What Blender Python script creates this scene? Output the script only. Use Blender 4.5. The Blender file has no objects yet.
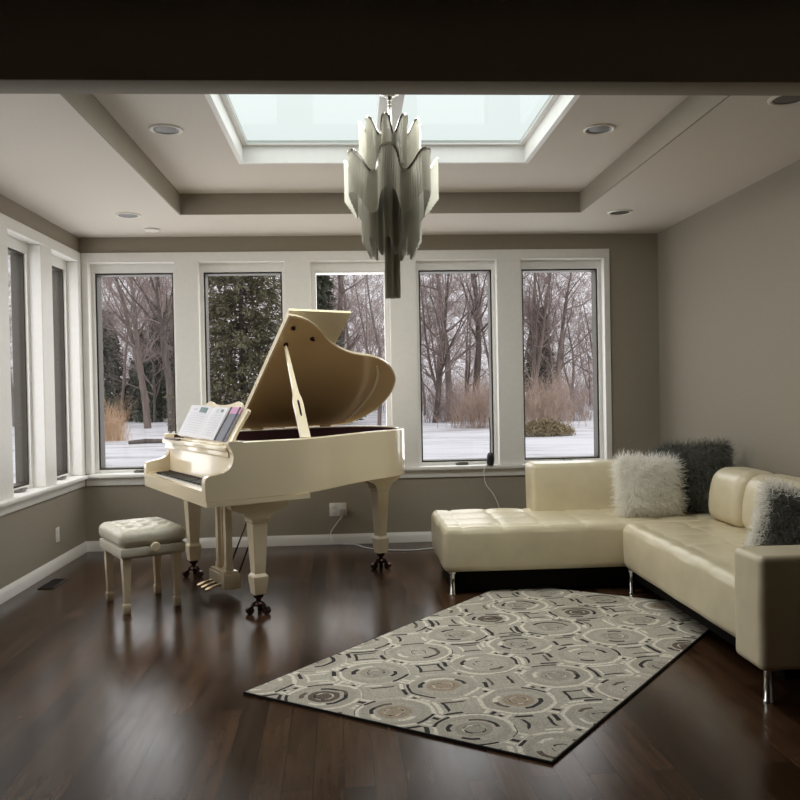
import bpy, bmesh, math, random
import numpy as np
from mathutils import Vector, Matrix
PI = math.pi
C = bpy.context.scene.collection
SC = bpy.context.scene

# ------------------------------------------------------------------ materials
def mat(name, color, rough=0.5, metal=0.0, coat=0.0, spec=0.5, coat_rough=0.05):
    m = bpy.data.materials.new(name); m.use_nodes = True
    b = m.node_tree.nodes['Principled BSDF']
    b.inputs['Base Color'].default_value = (*color, 1)
    b.inputs['Roughness'].default_value = rough
    b.inputs['Metallic'].default_value = metal
    b.inputs['Coat Weight'].default_value = coat
    b.inputs['Coat Roughness'].default_value = coat_rough
    b.inputs['Specular IOR Level'].default_value = spec
    return m

class NT:
    """tiny node-building helper"""
    def __init__(s, m): s.t = m.node_tree; s.n = s.t.nodes; s.l = s.t.links
    def new(s, typ, **kw):
        n = s.n.new(typ)
        for k, v in kw.items():
            if k.startswith('i_'):
                key = k[2:]; key = int(key) if key.isdigit() else key.replace('_', ' ')
                s.set(n.inputs[key], v)
            else: setattr(n, k, v)
        return n
    def set(s, inp, v):
        if isinstance(v, bpy.types.NodeSocket): s.l.new(v, inp)
        else: inp.default_value = v
    def math(s, op, a, b=0.0, c=0.0):
        n = s.new('ShaderNodeMath', operation=op)
        s.set(n.inputs[0], a); s.set(n.inputs[1], b); s.set(n.inputs[2], c)
        return n.outputs[0]
    def mix(s, fac, a, b):
        n = s.new('ShaderNodeMix', data_type='RGBA')
        s.set(n.inputs[0], fac); s.set(n.inputs[6], a); s.set(n.inputs[7], b)
        return n.outputs[2]
    def ramp(s, fac, stops):
        n = s.new('ShaderNodeValToRGB'); e = n.color_ramp.elements
        while len(e) < len(stops): e.new(0.5)
        for el, (p, c) in zip(e, stops): el.position = p; el.color = (*c, 1)
        s.l.new(fac, n.inputs[0]); return n.outputs[0]
    def bump(s, h, strength, dist=0.01):
        n = s.new('ShaderNodeBump'); n.inputs['Strength'].default_value = strength
        n.inputs['Distance'].default_value = dist; s.l.new(h, n.inputs['Height']); return n.outputs[0]

def noisy(m, scale, amount, bump=0.0, bdist=0.002, stretch=(1, 1, 1), coord='Object'):
    """mottle a material's own colour and give it a fine surface"""
    t = NT(m); b = t.n['Principled BSDF']
    base = tuple(b.inputs['Base Color'].default_value)[:3]
    tc = t.new('ShaderNodeTexCoord'); mp = t.new('ShaderNodeMapping')
    mp.inputs['Scale'].default_value = stretch
    t.l.new(tc.outputs[coord], mp.inputs[0])
    nz = t.new('ShaderNodeTexNoise'); nz.inputs['Scale'].default_value = scale; nz.inputs['Detail'].default_value = 5
    t.l.new(mp.outputs[0], nz.inputs['Vector'])
    lo = tuple(c * (1 - amount) for c in base); hi = tuple(min(1, c * (1 + amount)) for c in base)
    t.l.new(t.ramp(nz.outputs[0], [(0.3, lo), (0.7, hi)]), b.inputs['Base Color'])
    if bump: t.l.new(t.bump(nz.outputs[0], bump, bdist), b.inputs['Normal'])
    return m

WALL = noisy(mat('taupe wall paint', (0.30, 0.265, 0.21), 0.75), 60, 0.03, 0.15, 0.001)
CEIL = noisy(mat('ceiling paint', (0.66, 0.61, 0.55), 0.8), 50, 0.02, 0.15, 0.001)
WHITE = noisy(mat('white trim paint', (0.80, 0.79, 0.765), 0.42), 25, 0.02)
BRONZE = mat('bronze cladding', (0.040, 0.034, 0.025), 0.55, 0, 0, 0.3)
HARDWARE = mat('window hardware', (0.20, 0.19, 0.17), 0.4, 0.6)
CREAM = noisy(mat('cream lacquer', (0.82, 0.71, 0.51), 0.16, 0, 0.5), 3, 0.015)
TANREFLECT = mat('tan reflection lacquer', (0.62, 0.43, 0.23), 0.18, 0, 0.4)  # cream lacquer with the piano interior's warm reflection put into its colour
IVORY = mat('ivory keys', (0.85, 0.83, 0.76), 0.2)
EBONY = mat('ebony keys', (0.012, 0.012, 0.012), 0.3)
BRASS = mat('brass', (0.42, 0.30, 0.15), 0.32, 1)
DARKBRASS = mat('dark brown caster metal', (0.055, 0.03, 0.024), 0.22, 0.7)
GOLDPLATE = mat('bronze plate', (0.16, 0.085, 0.035), 0.35, 0.7)
SOUNDBOARD = noisy(mat('spruce soundboard', (0.14, 0.062, 0.028), 0.4), 4, 0.2, stretch=(30, 1, 1))
STRING = mat('string wire', (0.5, 0.45, 0.38), 0.3, 1)
FELT = mat('dark felt', (0.05, 0.012, 0.014), 0.9)
LEATHER = noisy(mat('beige leather', (0.72, 0.635, 0.45), 0.33, 0, 0.12, 0.5, 0.25), 9, 0.05, 0.35, 0.004)
BENCHLEATHER = noisy(mat('ivory bench leather', (0.66, 0.63, 0.52), 0.34), 14, 0.04, 0.2, 0.003)
BLACKGAP = mat('black gap fill', (0.004, 0.0035, 0.003), 0.8, 0, 0, 0.1)
CHROME = mat('chrome', (0.75, 0.75, 0.74), 0.12, 1)
def wool(name, col):
    m = bpy.data.materials.new(name); m.use_nodes = True; t = NT(m); t.n.clear()
    o_ = t.new('ShaderNodeOutputMaterial'); d = t.new('ShaderNodeBsdfDiffuse'); r = t.new('ShaderNodeBsdfTranslucent'); x = t.new('ShaderNodeMixShader')
    d.inputs[0].default_value = (*col, 1); r.inputs[0].default_value = (*col, 1); x.inputs[0].default_value = 0.42
    t.l.new(d.outputs[0], x.inputs[1]); t.l.new(r.outputs[0], x.inputs[2]); t.l.new(x.outputs[0], o_.inputs[0]); return m
FURWHITE = wool('white wool', (0.97, 0.955, 0.915))
FURDARK = wool('charcoal wool', (0.22, 0.222, 0.195))
FURGREY = wool('grey wool', (0.24, 0.24, 0.22))
PLASTIC = mat('white plastic', (0.74, 0.73, 0.70), 0.4)
BLACKPLASTIC = mat('black plastic', (0.012, 0.012, 0.013), 0.35)
CANDARK = mat('downlight reflector', (0.075, 0.066, 0.056), 0.4, 0.2)
CANRIM = mat('downlight trim ring', (0.78, 0.75, 0.69), 0.4)
LAMPOFF = mat('unlit lamp', (0.07, 0.064, 0.055), 0.4)
REGISTER = mat('dark floor register', (0.016, 0.011, 0.008), 0.5)
PAPER = mat('paper', (0.80, 0.80, 0.84), 0.7)
INK = mat('grey ink', (0.66, 0.66, 0.71), 0.7)
PRINT = mat('green print', (0.22, 0.30, 0.30), 0.7)
SLATE = mat('slate cover', (0.14, 0.15, 0.19), 0.45)
PINK = mat('pink cover', (0.62, 0.30, 0.50), 0.5)
DARKPAGE = mat('dark spine', (0.03, 0.025, 0.04), 0.5)
COVERBROWN = mat('brown cover', (0.10, 0.06, 0.05), 0.5)
RUGEDGE = mat('black rug binding', (0.012, 0.01, 0.009), 0.8)
BARK = noisy(mat('grey bark', (0.19, 0.15, 0.13), 0.9), 6, 0.3, 0.5, 0.02, (1, 1, .2))
BARKDARK = noisy(mat('dark bark', (0.105, 0.084, 0.072), 0.9), 6, 0.3, 0.5, 0.02, (1, 1, .2))
TWIG = mat('twig bark', (0.30, 0.235, 0.215), 0.9)
TAN = mat('tan twigs', (0.44, 0.335, 0.27), 0.9)
STRAW = mat('straw', (0.58, 0.40, 0.25), 0.9)
OLIVE = noisy(mat('olive needles', (0.125, 0.118, 0.062), 0.8), 3, 0.3)
GOLDENSHRUB = noisy(mat('golden shrub leaves', (0.27, 0.215, 0.125), 0.8), 3, 0.3)
DARKGREEN = noisy(mat('dark green needles', (0.075, 0.085, 0.055), 0.85), 2, 0.3)

def glass_mat(name, tint, refl):
    m = bpy.data.materials.new(name); m.use_nodes = True; t = NT(m); t.n.clear()
    out = t.new('ShaderNodeOutputMaterial'); mx = t.new('ShaderNodeMixShader')
    tr = t.new('ShaderNodeBsdfTransparent'); tr.inputs[0].default_value = (*tint, 1)
    gl = t.new('ShaderNodeBsdfGlossy'); gl.inputs['Roughness'].default_value = 0.0
    lw = t.new('ShaderNodeLayerWeight'); lw.inputs[0].default_value = 0.5
    t.l.new(t.math('ADD', t.math('MULTIPLY', t.math('POWER', lw.outputs['Facing'], 5.0), refl), 0.02), mx.inputs[0]); t.l.new(tr.outputs[0], mx.inputs[1]); t.l.new(gl.outputs[0], mx.inputs[2])
    t.l.new(mx.outputs[0], out.inputs[0]); return m
GLASS = glass_mat('window glass', (0.97, 0.975, 0.975), 0.35)
SKYGLASS = glass_mat('skylight glass', (0.83, 0.885, 0.86), 0.0)

def floor_mat():
    m = mat('dark stained planks', (0.05, 0.03, 0.02), 0.3)
    t = NT(m); b = t.n['Principled BSDF']
    tc = t.new('ShaderNodeTexCoord'); mp = t.new('ShaderNodeMapping')
    mp.inputs['Rotation'].default_value = (0, 0, PI / 2 - 0.02)
    t.l.new(tc.outputs['Object'], mp.inputs[0])
    br = t.new('ShaderNodeTexBrick'); br.offset = 0.37; br.offset_frequency = 2
    br.inputs['Color1'].default_value = (0.0, 0, 0, 1); br.inputs['Color2'].default_value = (1, 1, 1, 1)
    br.inputs['Mortar'].default_value = (0.5, 0.5, 0.5, 1)
    br.inputs['Scale'].default_value = 1; br.inputs['Mortar Size'].default_value = 0.0018
    br.inputs['Brick Width'].default_value = 1.15; br.inputs['Row Height'].default_value = 0.105
    t.l.new(mp.outputs[0], br.inputs[0])
    mp2 = t.new('ShaderNodeMapping'); mp2.inputs['Scale'].default_value = (1.3, 16, 1)
    t.l.new(mp.outputs[0], mp2.inputs[0])
    nz = t.new('ShaderNodeTexNoise'); nz.inputs['Scale'].default_value = 2.2; nz.inputs['Detail'].default_value = 8
    t.l.new(mp2.outputs[0], nz.inputs['Vector'])
    mp3 = t.new('ShaderNodeMapping'); mp3.inputs['Scale'].default_value = (1, 2.2, 1)
    t.l.new(mp.outputs[0], mp3.inputs[0])
    n2 = t.new('ShaderNodeTexNoise'); n2.inputs['Scale'].default_value = 3; n2.inputs['Detail'].default_value = 4
    t.l.new(mp3.outputs[0], n2.inputs['Vector'])
    sep = t.new('ShaderNodeSeparateColor'); t.l.new(br.outputs[0], sep.inputs[0])
    f = t.math('ADD', t.math('MULTIPLY', sep.outputs[0], 0.34), t.math('ADD', t.math('MULTIPLY', nz.outputs[0], 0.45), t.math('MULTIPLY', n2.outputs[0], 0.40)))
    col = t.ramp(f, [(0.25, (0.011, 0.0047, 0.002)), (0.55, (0.038, 0.0175, 0.0085)), (0.9, (0.100, 0.050, 0.026))])
    col = t.mix(br.outputs['Fac'], col, (0.006, 0.004, 0.003, 1))
    t.l.new(col, b.inputs['Base Color'])
    r = t.math('ADD', t.math('MULTIPLY', nz.outputs[0], 0.10), t.math('MULTIPLY', n2.outputs[0], 0.12))
    t.l.new(t.math('ADD', r, 0.11), b.inputs['Roughness'])
    h = t.math('ADD', t.math('MULTIPLY', br.outputs['Fac'], -0.7), t.math('ADD', t.math('MULTIPLY', nz.outputs[0], 0.45), n2.outputs[0]))
    t.l.new(t.bump(h, 0.14, 0.003), b.inputs['Normal'])
    b.inputs['Specular IOR Level'].default_value = 0.30
    return m

def rug_mat():
    """patchwork hide rug: lattice of ringed medallions joined by striped links, strips dark, pale or brown"""
    m = mat('patchwork hide', (0.3, 0.28, 0.24), 0.85)
    t = NT(m); b = t.n['Principled BSDF']
    tc = t.new('ShaderNodeTexCoord'); sp = t.new('ShaderNodeSeparateXYZ'); t.l.new(tc.outputs['Object'], sp.inputs[0])
    P = 0.362
    nzw = t.new('ShaderNodeTexNoise'); nzw.inputs['Scale'].default_value = 7; t.l.new(tc.outputs['Object'], nzw.inputs['Vector'])
    w = t.math('MULTIPLY', t.math('SUBTRACT', nzw.outputs[0], 0.5), 0.075)
    U = t.math('ADD', t.math('DIVIDE', t.math('SUBTRACT', t.math('SUBTRACT', sp.outputs[0], t.math('MULTIPLY', sp.outputs[1], 0.112)), 0.338 - P / 2), P), w)
    V = t.math('ADD', t.math('DIVIDE', t.math('SUBTRACT', sp.outputs[1], 0.125 - P / 2), P * 0.98), w)
    iu, iv = t.math('FLOOR', U), t.math('FLOOR', V)
    fu, fv = t.math('SUBTRACT', t.math('FRACT', U), 0.5), t.math('SUBTRACT', t.math('FRACT', V), 0.5)
    au, av = t.math('ABSOLUTE', fu), t.math('ABSOLUTE', fv)
    r = t.math('SQRT', t.math('ADD', t.math('MULTIPLY', fu, fu), t.math('MULTIPLY', fv, fv)))
    octa = t.math('MAXIMUM', t.math('MAXIMUM', au, av), t.math('MULTIPLY', t.math('ADD', au, av), 0.7071))
    rr = t.math('ADD', t.math('MULTIPLY', r, 0.6), t.math('MULTIPLY', octa, 0.4))
    ang = t.math('ARCTAN2', fv, fu)
    # colour of a strip: hash of cell, ring and angular sector
    ring = t.math('FLOOR', t.math('MULTIPLY', rr, 9.2))
    sect = t.math('FLOOR', t.math('ADD', t.math('MULTIPLY', ang, 4 / PI), t.math('MULTIPLY', ring, 0.5)))
    def hash_(x, y, z):
        cv = t.new('ShaderNodeCombineXYZ'); t.set(cv.inputs[0], x); t.set(cv.inputs[1], y); t.set(cv.inputs[2], z)
        wn = t.new('ShaderNodeTexWhiteNoise', noise_dimensions='3D'); t.l.new(cv.outputs[0], wn.inputs[0])
        return wn.outputs[0]
    hid = hash_(t.math('ADD', t.math('MULTIPLY', iu, 7.31), ring), t.math('ADD', t.math('MULTIPLY', iv, 3.17), sect), 0.37)
    dark, pale, brown, grey, base = (0.016, 0.012, 0.010), (0.80, 0.745, 0.64), (0.13, 0.095, 0.07), (0.385, 0.352, 0.292), (0.50, 0.462, 0.388)
    def pick(h, stops):
        n = t.new('ShaderNodeValToRGB'); n.color_ramp.interpolation = 'CONSTANT'; e = n.color_ramp.elements
        while len(e) < len(stops): e.new(0.5)
        for el, (p, c) in zip(e, stops): el.position = p; el.color = (*c, 1)
        t.l.new(h, n.inputs[0]); return n.outputs[0]
    c_out = pick(hid, [(0, pale), (0.34, base), (0.60, dark), (0.74, pale)])
    c_dash = pick(hid, [(0, base), (0.36, dark), (0.58, base), (0.80, pale)])
    c_in = pick(hid, [(0, dark), (0.26, base), (0.56, pale), (0.70, brown), (0.80, base)])
    c_core = pick(hash_(iu, iv, 5.1), [(0, grey), (0.4, base), (0.7, (0.40, 0.31, 0.22)), (0.85, brown)])
    def band(x, lo, hi): return t.math('MULTIPLY', t.math('GREATER_THAN', x, lo), t.math('LESS_THAN', x, hi))
    nz = t.new('ShaderNodeTexNoise'); nz.inputs['Scale'].default_value = 160; nz.inputs['Detail'].default_value = 3
    mpn = t.new('ShaderNodeMapping'); mpn.inputs['Scale'].default_value = (1, 0.35, 1); t.l.new(tc.outputs['Object'], mpn.inputs[0]); t.l.new(mpn.outputs[0], nz.inputs['Vector'])
    n3 = t.new('ShaderNodeTexNoise'); n3.inputs['Scale'].default_value = 9; t.l.new(tc.outputs['Object'], n3.inputs['Vector'])
    col = t.mix(n3.outputs[0], (*grey, 1), (*[x * 1.2 for x in base], 1))
    # paired strips linking each medallion with its neighbours, corner dashes between four of them
    hl = hash_(t.math('ADD', t.math('FLOOR', t.math('MULTIPLY', U, 2)), 0.2), t.math('ADD', t.math('FLOOR', t.math('MULTIPLY', V, 2)), 0.7), t.math('GREATER_THAN', au, av))
    mn = t.math('MINIMUM', au, av); far = t.math('GREATER_THAN', rr, 0.455)
    col = t.mix(t.math('MULTIPLY', far, band(mn, 0.03, 0.085)), col, pick(hl, [(0, dark), (0.22, pale), (0.5, base), (0.85, dark)]))
    col = t.mix(t.math('MULTIPLY', far, band(mn, 0.105, 0.16)), col, pick(hl, [(0, pale), (0.35, pale), (0.6, base), (0.8, pale)]))
    col = t.mix(t.math('MULTIPLY', t.math('GREATER_THAN', mn, 0.2), band(rr, 0.475, 0.525)), col, c_dash)
    col = t.mix(t.math('MULTIPLY', t.math('GREATER_THAN', mn, 0.2), band(rr, 0.565, 0.60)), col, c_in)
    col = t.mix(band(rr, 0.395, 0.445), col, c_out)
    col = t.mix(band(rr, 0.30, 0.375), col, t.mix(n3.outputs[0], (*base, 1), (*grey, 1)))
    col = t.mix(band(rr, 0.235, 0.285), col, c_in)
    col = t.mix(band(rr, 0.0, 0.19), col, c_core)
    col = t.mix(band(rr, 0.095, 0.12), col, c_in)
    hair = t.ramp(nz.outputs[0], [(0.25, (0.70, 0.70, 0.70)), (0.75, (1.15, 1.15, 1.15))])
    mul = t.new('ShaderNodeMix', data_type='RGBA', blend_type='MULTIPLY'); mul.inputs[0].default_value = 1
    t.l.new(col, mul.inputs[6]); t.l.new(hair, mul.inputs[7])
    t.l.new(mul.outputs[2], b.inputs['Base Color'])
    t.l.new(t.bump(nz.outputs[0], 0.5, 0.004), b.inputs['Normal'])
    return m

def snow_mat():
    m = mat('snow', (0.62, 0.62, 0.67), 0.8)
    t = NT(m); b = t.n['Principled BSDF']
    tc = t.new('ShaderNodeTexCoord'); mp = t.new('ShaderNodeMapping'); mp.inputs['Scale'].default_value = (0.5, 1.6, 1)
    t.l.new(tc.outputs['Object'], mp.inputs[0])
    nz = t.new('ShaderNodeTexNoise'); nz.inputs['Scale'].default_value = 0.55; nz.inputs['Detail'].default_value = 9; nz.inputs['Roughness'].default_value = 0.65
    t.l.new(mp.outputs[0], nz.inputs['Vector'])
    t.l.new(t.ramp(nz.outputs[0], [(0.34, (0.30, 0.27, 0.25)), (0.45, (0.56, 0.56, 0.60)), (0.55, (0.66, 0.66, 0.70))]), b.inputs['Base Color'])
    t.l.new(t.bump(nz.outputs[0], 0.6, 0.3), b.inputs['Normal'])
    return m

def chain_mat():
    """fine chain curtain: nickel with the light showing through between the chains"""
    m = bpy.data.materials.new('nickel chain'); m.use_nodes = True; t = NT(m)
    b = t.n['Principled BSDF']; out = t.n['Material Output']
    b.inputs['Base Color'].default_value = (0.66, 0.63, 0.535, 1); b.inputs['Metallic'].default_value = 0.40; b.inputs['Roughness'].default_value = 0.42
    tc = t.new('ShaderNodeTexCoord')
    wv = t.new('ShaderNodeTexWave', wave_type='BANDS', bands_direction='Z'); wv.inputs['Scale'].default_value = 60
    wv.inputs['Distortion'].default_value = 3; t.l.new(tc.outputs['Object'], wv.inputs['Vector'])
    t.l.new(t.bump(wv.outputs['Fac'], 0.5, 0.003), b.inputs['Normal'])
    tr = t.new('ShaderNodeBsdfTransparent'); mx = t.new('ShaderNodeMixShader'); mx.inputs[0].default_value = 0.04
    t.l.new(b.outputs[0], mx.inputs[1]); t.l.new(tr.outputs[0], mx.inputs[2]); t.l.new(mx.outputs[0], out.inputs[0])
    return m
FLOOR, RUG, SNOW, CHAIN = floor_mat(), rug_mat(), snow_mat(), chain_mat()
RIBBON = mat('polished nickel band', (0.72, 0.70, 0.65), 0.15, 1)

# ------------------------------------------------------------------ geometry helpers
def link(name, me, m, parent=None, sharp=35):
    me.materials.append(m)
    if len(me.polygons):
        me.polygons.foreach_set('use_smooth', [True] * len(me.polygons))
        me.set_sharp_from_angle(angle=math.radians(sharp))
    o = bpy.data.objects.new(name, me); C.objects.link(o)
    if parent: o.parent = parent
    return o
def obj(name, bm, m, parent=None, sharp=35):
    bmesh.ops.recalc_face_normals(bm, faces=bm.faces)
    me = bpy.data.meshes.new(name); bm.to_mesh(me); bm.free()
    return link(name, me, m, parent, sharp)
def raw(name, verts, faces, m, parent=None, sharp=60):
    me = bpy.data.meshes.new(name); me.from_pydata([tuple(v) for v in verts], [], faces); me.update()
    return link(name, me, m, parent, sharp)
def tag(o, label=None, cat=None, group=None, kind=None):
    if label: o['label'] = label
    if cat: o['category'] = cat
    if group: o['group'] = group
    if kind: o['kind'] = kind
    return o
def thing(name, label, cat, loc=(0, 0, 0), rz=0, group=None, kind=None):
    o = bpy.data.objects.new(name, None); C.objects.link(o); o.empty_display_size = 0.1
    o.location = loc; o.rotation_euler = (0, 0, rz)
    return tag(o, label, cat, group, kind)
def box(bm, x0, x1, y0, y1, z0, z1, bev=0, seg=2):
    r = bmesh.ops.create_cube(bm, size=1)
    vs = r['verts']
    for v in vs:
        v.co = Vector(((x0 + x1) / 2 + v.co.x * (x1 - x0), (y0 + y1) / 2 + v.co.y * (y1 - y0), (z0 + z1) / 2 + v.co.z * (z1 - z0)))
    if bev:
        es = list({e for v in vs for e in v.link_edges})
        bmesh.ops.bevel(bm, geom=es, offset=bev, segments=seg, profile=0.5, affect='EDGES')
    return bm
def B(*a, **k): return box(bmesh.new(), *a, **k)
def tube(bm, path, r, n=8, caps=True):
    """tube along a path; r a number or one radius per point"""
    P = [Vector(p) for p in path]; N = len(P)
    R = r if hasattr(r, '__len__') else [r] * N
    rings = []; ref = None
    for i, p in enumerate(P):
        d = (P[min(i + 1, N - 1)] - P[max(i - 1, 0)]).normalized()
        if ref is None:
            ref = d.orthogonal().normalized()
        ref = (ref - d * ref.dot(d)).normalized(); bi = d.cross(ref)
        rings.append([bm.verts.new(p + (ref * math.cos(2 * PI * k / n) + bi * math.sin(2 * PI * k / n)) * R[i]) for k in range(n)])
    for a, b in zip(rings, rings[1:]):
        for k in range(n): bm.faces.new((a[k], a[(k + 1) % n], b[(k + 1) % n], b[k]))
    if caps:
        bm.faces.new(rings[0][::-1]); bm.faces.new(rings[-1])
    return bm
def lathe(bm, prof, n=24, c=(0, 0, 0), cap=True):
    rings = [[bm.verts.new((c[0] + r * math.cos(2 * PI * k / n), c[1] + r * math.sin(2 * PI * k / n), c[2] + z)) for k in range(n)] for r, z in prof]
    for a, b in zip(rings, rings[1:]):
        for k in range(n): bm.faces.new((a[k], a[(k + 1) % n], b[(k + 1) % n], b[k]))
    if cap:
        bm.faces.new(rings[0][::-1]); bm.faces.new(rings[-1])
    return bm
def loft(bm, rings, cap=True):
    R = [[bm.verts.new(p) for p in r] for r in rings]; n = len(R[0])
    for a, b in zip(R, R[1:]):
        for k in range(n): bm.faces.new((a[k], a[(k + 1) % n], b[(k + 1) % n], b[k]))
    if cap: bm.faces.new(R[0][::-1]); bm.faces.new(R[-1])
    return bm
def prism(bm, poly, f0, f1):
    """extrude a closed outline between two mappings of its points"""
    a = [bm.verts.new(f0(p)) for p in poly]; b = [bm.verts.new(f1(p)) for p in poly]; n = len(poly)
    for k in range(n): bm.faces.new((a[k], a[(k + 1) % n], b[(k + 1) % n], b[k]))
    bm.faces.new(a[::-1]); bm.faces.new(b)
    return bm
def sq(cx, cy, z, h, g=None):
    g = h if g is None else g
    return [(cx - h, cy - g, z), (cx + h, cy - g, z), (cx + h, cy + g, z), (cx - h, cy + g, z)]
def catmull(pts, n=6):
    P = [np.array(p, float) for p in pts]; P = [2 * P[0] - P[1]] + P + [2 * P[-1] - P[-2]]; out = []
    for i in range(1, len(P) - 2):
        a, b, c, d = P[i - 1], P[i], P[i + 1], P[i + 2]
        for j in range(n):
            t = j / n
            out.append(.5 * ((2 * b) + (-a + c) * t + (2 * a - 5 * b + 4 * c - d) * t * t + (-a + 3 * b - 3 * c + d) * t ** 3))
    out.append(P[-2]); return [tuple(o) for o in out]
def soft_box(x0, x1, y0, y1, z0, z1, r, nx=10, ny=10, nz=4, fn=None):
    """upholstered block: rounded on every edge; fn(x, y, z, normal) gives a displaced point"""
    def axis(lo, hi, n):
        e = [0, .12, .3, .55, .8, 1.0]
        return sorted({round(lo + r * f, 5) for f in e} | {round(hi - r * f, 5) for f in e} | {round(lo + r + (hi - lo - 2 * r) * k / n, 5) for k in range(n + 1)})
    X, Y, Z = axis(x0, x1, nx), axis(y0, y1, ny), axis(z0, z1, nz)
    bm = bmesh.new(); V = {}
    def vert(x, y, z):
        k = (x, y, z)
        if k not in V:
            q = Vector((min(max(x, x0 + r), x1 - r), min(max(y, y0 + r), y1 - r), min(max(z, z0 + r), z1 - r)))
            d = Vector(k) - q; n = d.normalized() if d.length > 1e-9 else Vector((0, 0, 1))
            p = q + n * r
            if fn: p = Vector(fn(p, n))
            V[k] = bm.verts.new(p)
        return V[k]
    def face(*vs): bm.faces.new(vs)
    for i in range(len(X) - 1):
        for j in range(len(Y) - 1):
            for z in (Z[0], Z[-1]): face(vert(X[i], Y[j], z), vert(X[i + 1], Y[j], z), vert(X[i + 1], Y[j + 1], z), vert(X[i], Y[j + 1], z))
        for j in range(len(Z) - 1):
            for y in (Y[0], Y[-1]): face(vert(X[i], y, Z[j]), vert(X[i + 1], y, Z[j]), vert(X[i + 1], y, Z[j + 1]), vert(X[i], y, Z[j + 1]))
    for i in range(len(Y) - 1):
        for j in range(len(Z) - 1):
            for x in (X[0], X[-1]): face(vert(x, Y[i], Z[j]), vert(x, Y[i + 1], Z[j]), vert(x, Y[i + 1], Z[j + 1]), vert(x, Y[i], Z[j + 1]))
    return bm
def struct(name, bm, m, parent=None, label=None):
    o = obj(name, bm, m, parent)
    if not parent: tag(o, label, None, None, 'structure')
    return o

# ------------------------------------------------------------------ the room
XL, XR, YB, H, TH = -2.324, 2.746, 7.107, 2.70, 2.859
YN = -1.6                                    # rear of the dim adjoining room the camera stands in
ZS, ZT, ZO = 0.665, 2.565, 2.48              # sill, casing top, opening top
WT, WL = 0.24, 0.195
BACK = [(-2.251, -1.522), (-1.317, -0.577), (-0.352, 0.338), (0.573, 1.285), (1.500, 2.248)]
LEFT = [(6.411, 7.005), (5.61, 6.19), (4.81, 5.39), (4.01, 4.59), (3.21, 3.79)]

struct('floor', B(XL - .1, XR + .1, YN - .1, YB + .1, -0.12, 0), FLOOR, label='dark brown stained wood plank floor')
bm = bmesh.new()
box(bm, XL - WT, XR + WT, YB, YB + WT, 0.0, ZS - .03)
box(bm, XL - WT, XR + WT, YB, YB + WT, ZO + .03, 2.92)
box(bm, BACK[-1][1] + .02, XR + WT, YB, YB + WT, ZS - .03, ZO + .03)
box(bm, XL - WT, BACK[0][0] - .02, YB, YB + WT, ZS - .03, ZO + .03)
for (a, b), (c, d) in zip(BACK, BACK[1:]): box(bm, b + .02, c - .02, YB, YB + WT, ZS - .03, ZO + .03)
struct('wall_back', bm, WALL, label='taupe wall behind the piano, pierced by five tall windows')
bm = bmesh.new()
box(bm, XL - WL, XL, YN - .1, YB, 0.0, ZS - .03)
box(bm, XL - WL, XL, YN - .1, YB, ZO + .03, 2.92)
ys = [(YN - .1, LEFT[-1][0] - .02)] + [(LEFT[i + 1][1] + .02, LEFT[i][0] - .02) for i in range(len(LEFT) - 1)][::-1] + [(LEFT[0][1] + .02, YB)]
for a, b in ys: box(bm, XL - WL, XL, a, b, ZS - .03, ZO + .03)
struct('wall_left', bm, WALL, label='taupe wall on the left with a row of tall windows')
struct('wall_right', B(XR, XR + WT, YN - .1, YB, 0, 2.92), WALL, label='bare taupe wall beside the sofa')
struct('wall_rear', B(XL - WT, XR + WT, YN - .34, YN - .1, 0, 2.92), mat('dark bounce-cutting wall', (.05, .04, .032), .7))  # unseen wall, coloured dark to cut bounce light onto the header
struct('beam', B(XL, XR, 2.775, 2.905, 2.397, H, bev=.004), WALL, label='dark header spanning the top of the opening')

# tray ceiling
TX0, TX1, TY0, TY1 = -1.278, 1.792, 3.35, 6.228
SX0, SX1, SY0, SY1 = -0.694, 1.182, 3.95, 5.40
bm = bmesh.new()
for a in ((XL, TX0 - .012, YN, YB), (TX1 + .012, XR, YN, YB), (TX0 - .012, TX1 + .012, YN, TY0 - .012), (TX0 - .012, TX1 + .012, TY1 + .012, YB)): box(bm, *a, H, H + .06)
for a in ((TX0 - .2, SX0 - .03, TY0 - .2, TY1 + .2), (SX1 + .03, TX1 + .2, TY0 - .2, TY1 + .2), (SX0 - .03, SX1 + .03, TY0 - .2, SY0 - .03), (SX0 - .03, SX1 + .03, SY1 + .03, TY1 + .2)): box(bm, *a, TH, TH + .06)
struct('ceiling', bm, CEIL, label='off-white ceiling with a raised tray around the skylight')
bm = bmesh.new()
w = .012
for a in ((TX0 - w, TX0, TY0 - w, TY1 + w), (TX1, TX1 + w, TY0 - w, TY1 + w), (TX0, TX1, TY0 - w, TY0), (TX0, TX1, TY1, TY1 + w)):
    box(bm, *a, H - .0005, TH)
struct('trim_1', bm, WALL, label='taupe band around the inside of the ceiling tray')
bm = bmesh.new(); w = .03
for a in ((SX0 - w, SX0, SY0 - w, SY1 + w), (SX1, SX1 + w, SY0 - w, SY1 + w), (SX0, SX1, SY0 - w, SY0), (SX0, SX1, SY1, SY1 + w)):
    box(bm, *a, TH - .001, TH + .125)
struct('trim_2', bm, WHITE, label='white shaft lining the skylight opening')
bm = bmesh.new()
for a in ((XL - .3, SX0 - .031, YN - .4, YB + .3), (SX1 + .031, XR + .3, YN - .4, YB + .3), (SX0 - .031, SX1 + .031, YN - .4, SY0 - .031), (SX0 - .031, SX1 + .031, SY1 + .031, YB + .3)):
    box(bm, *a, 2.925, 2.985)
struct('roof', bm, WALL)
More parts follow.
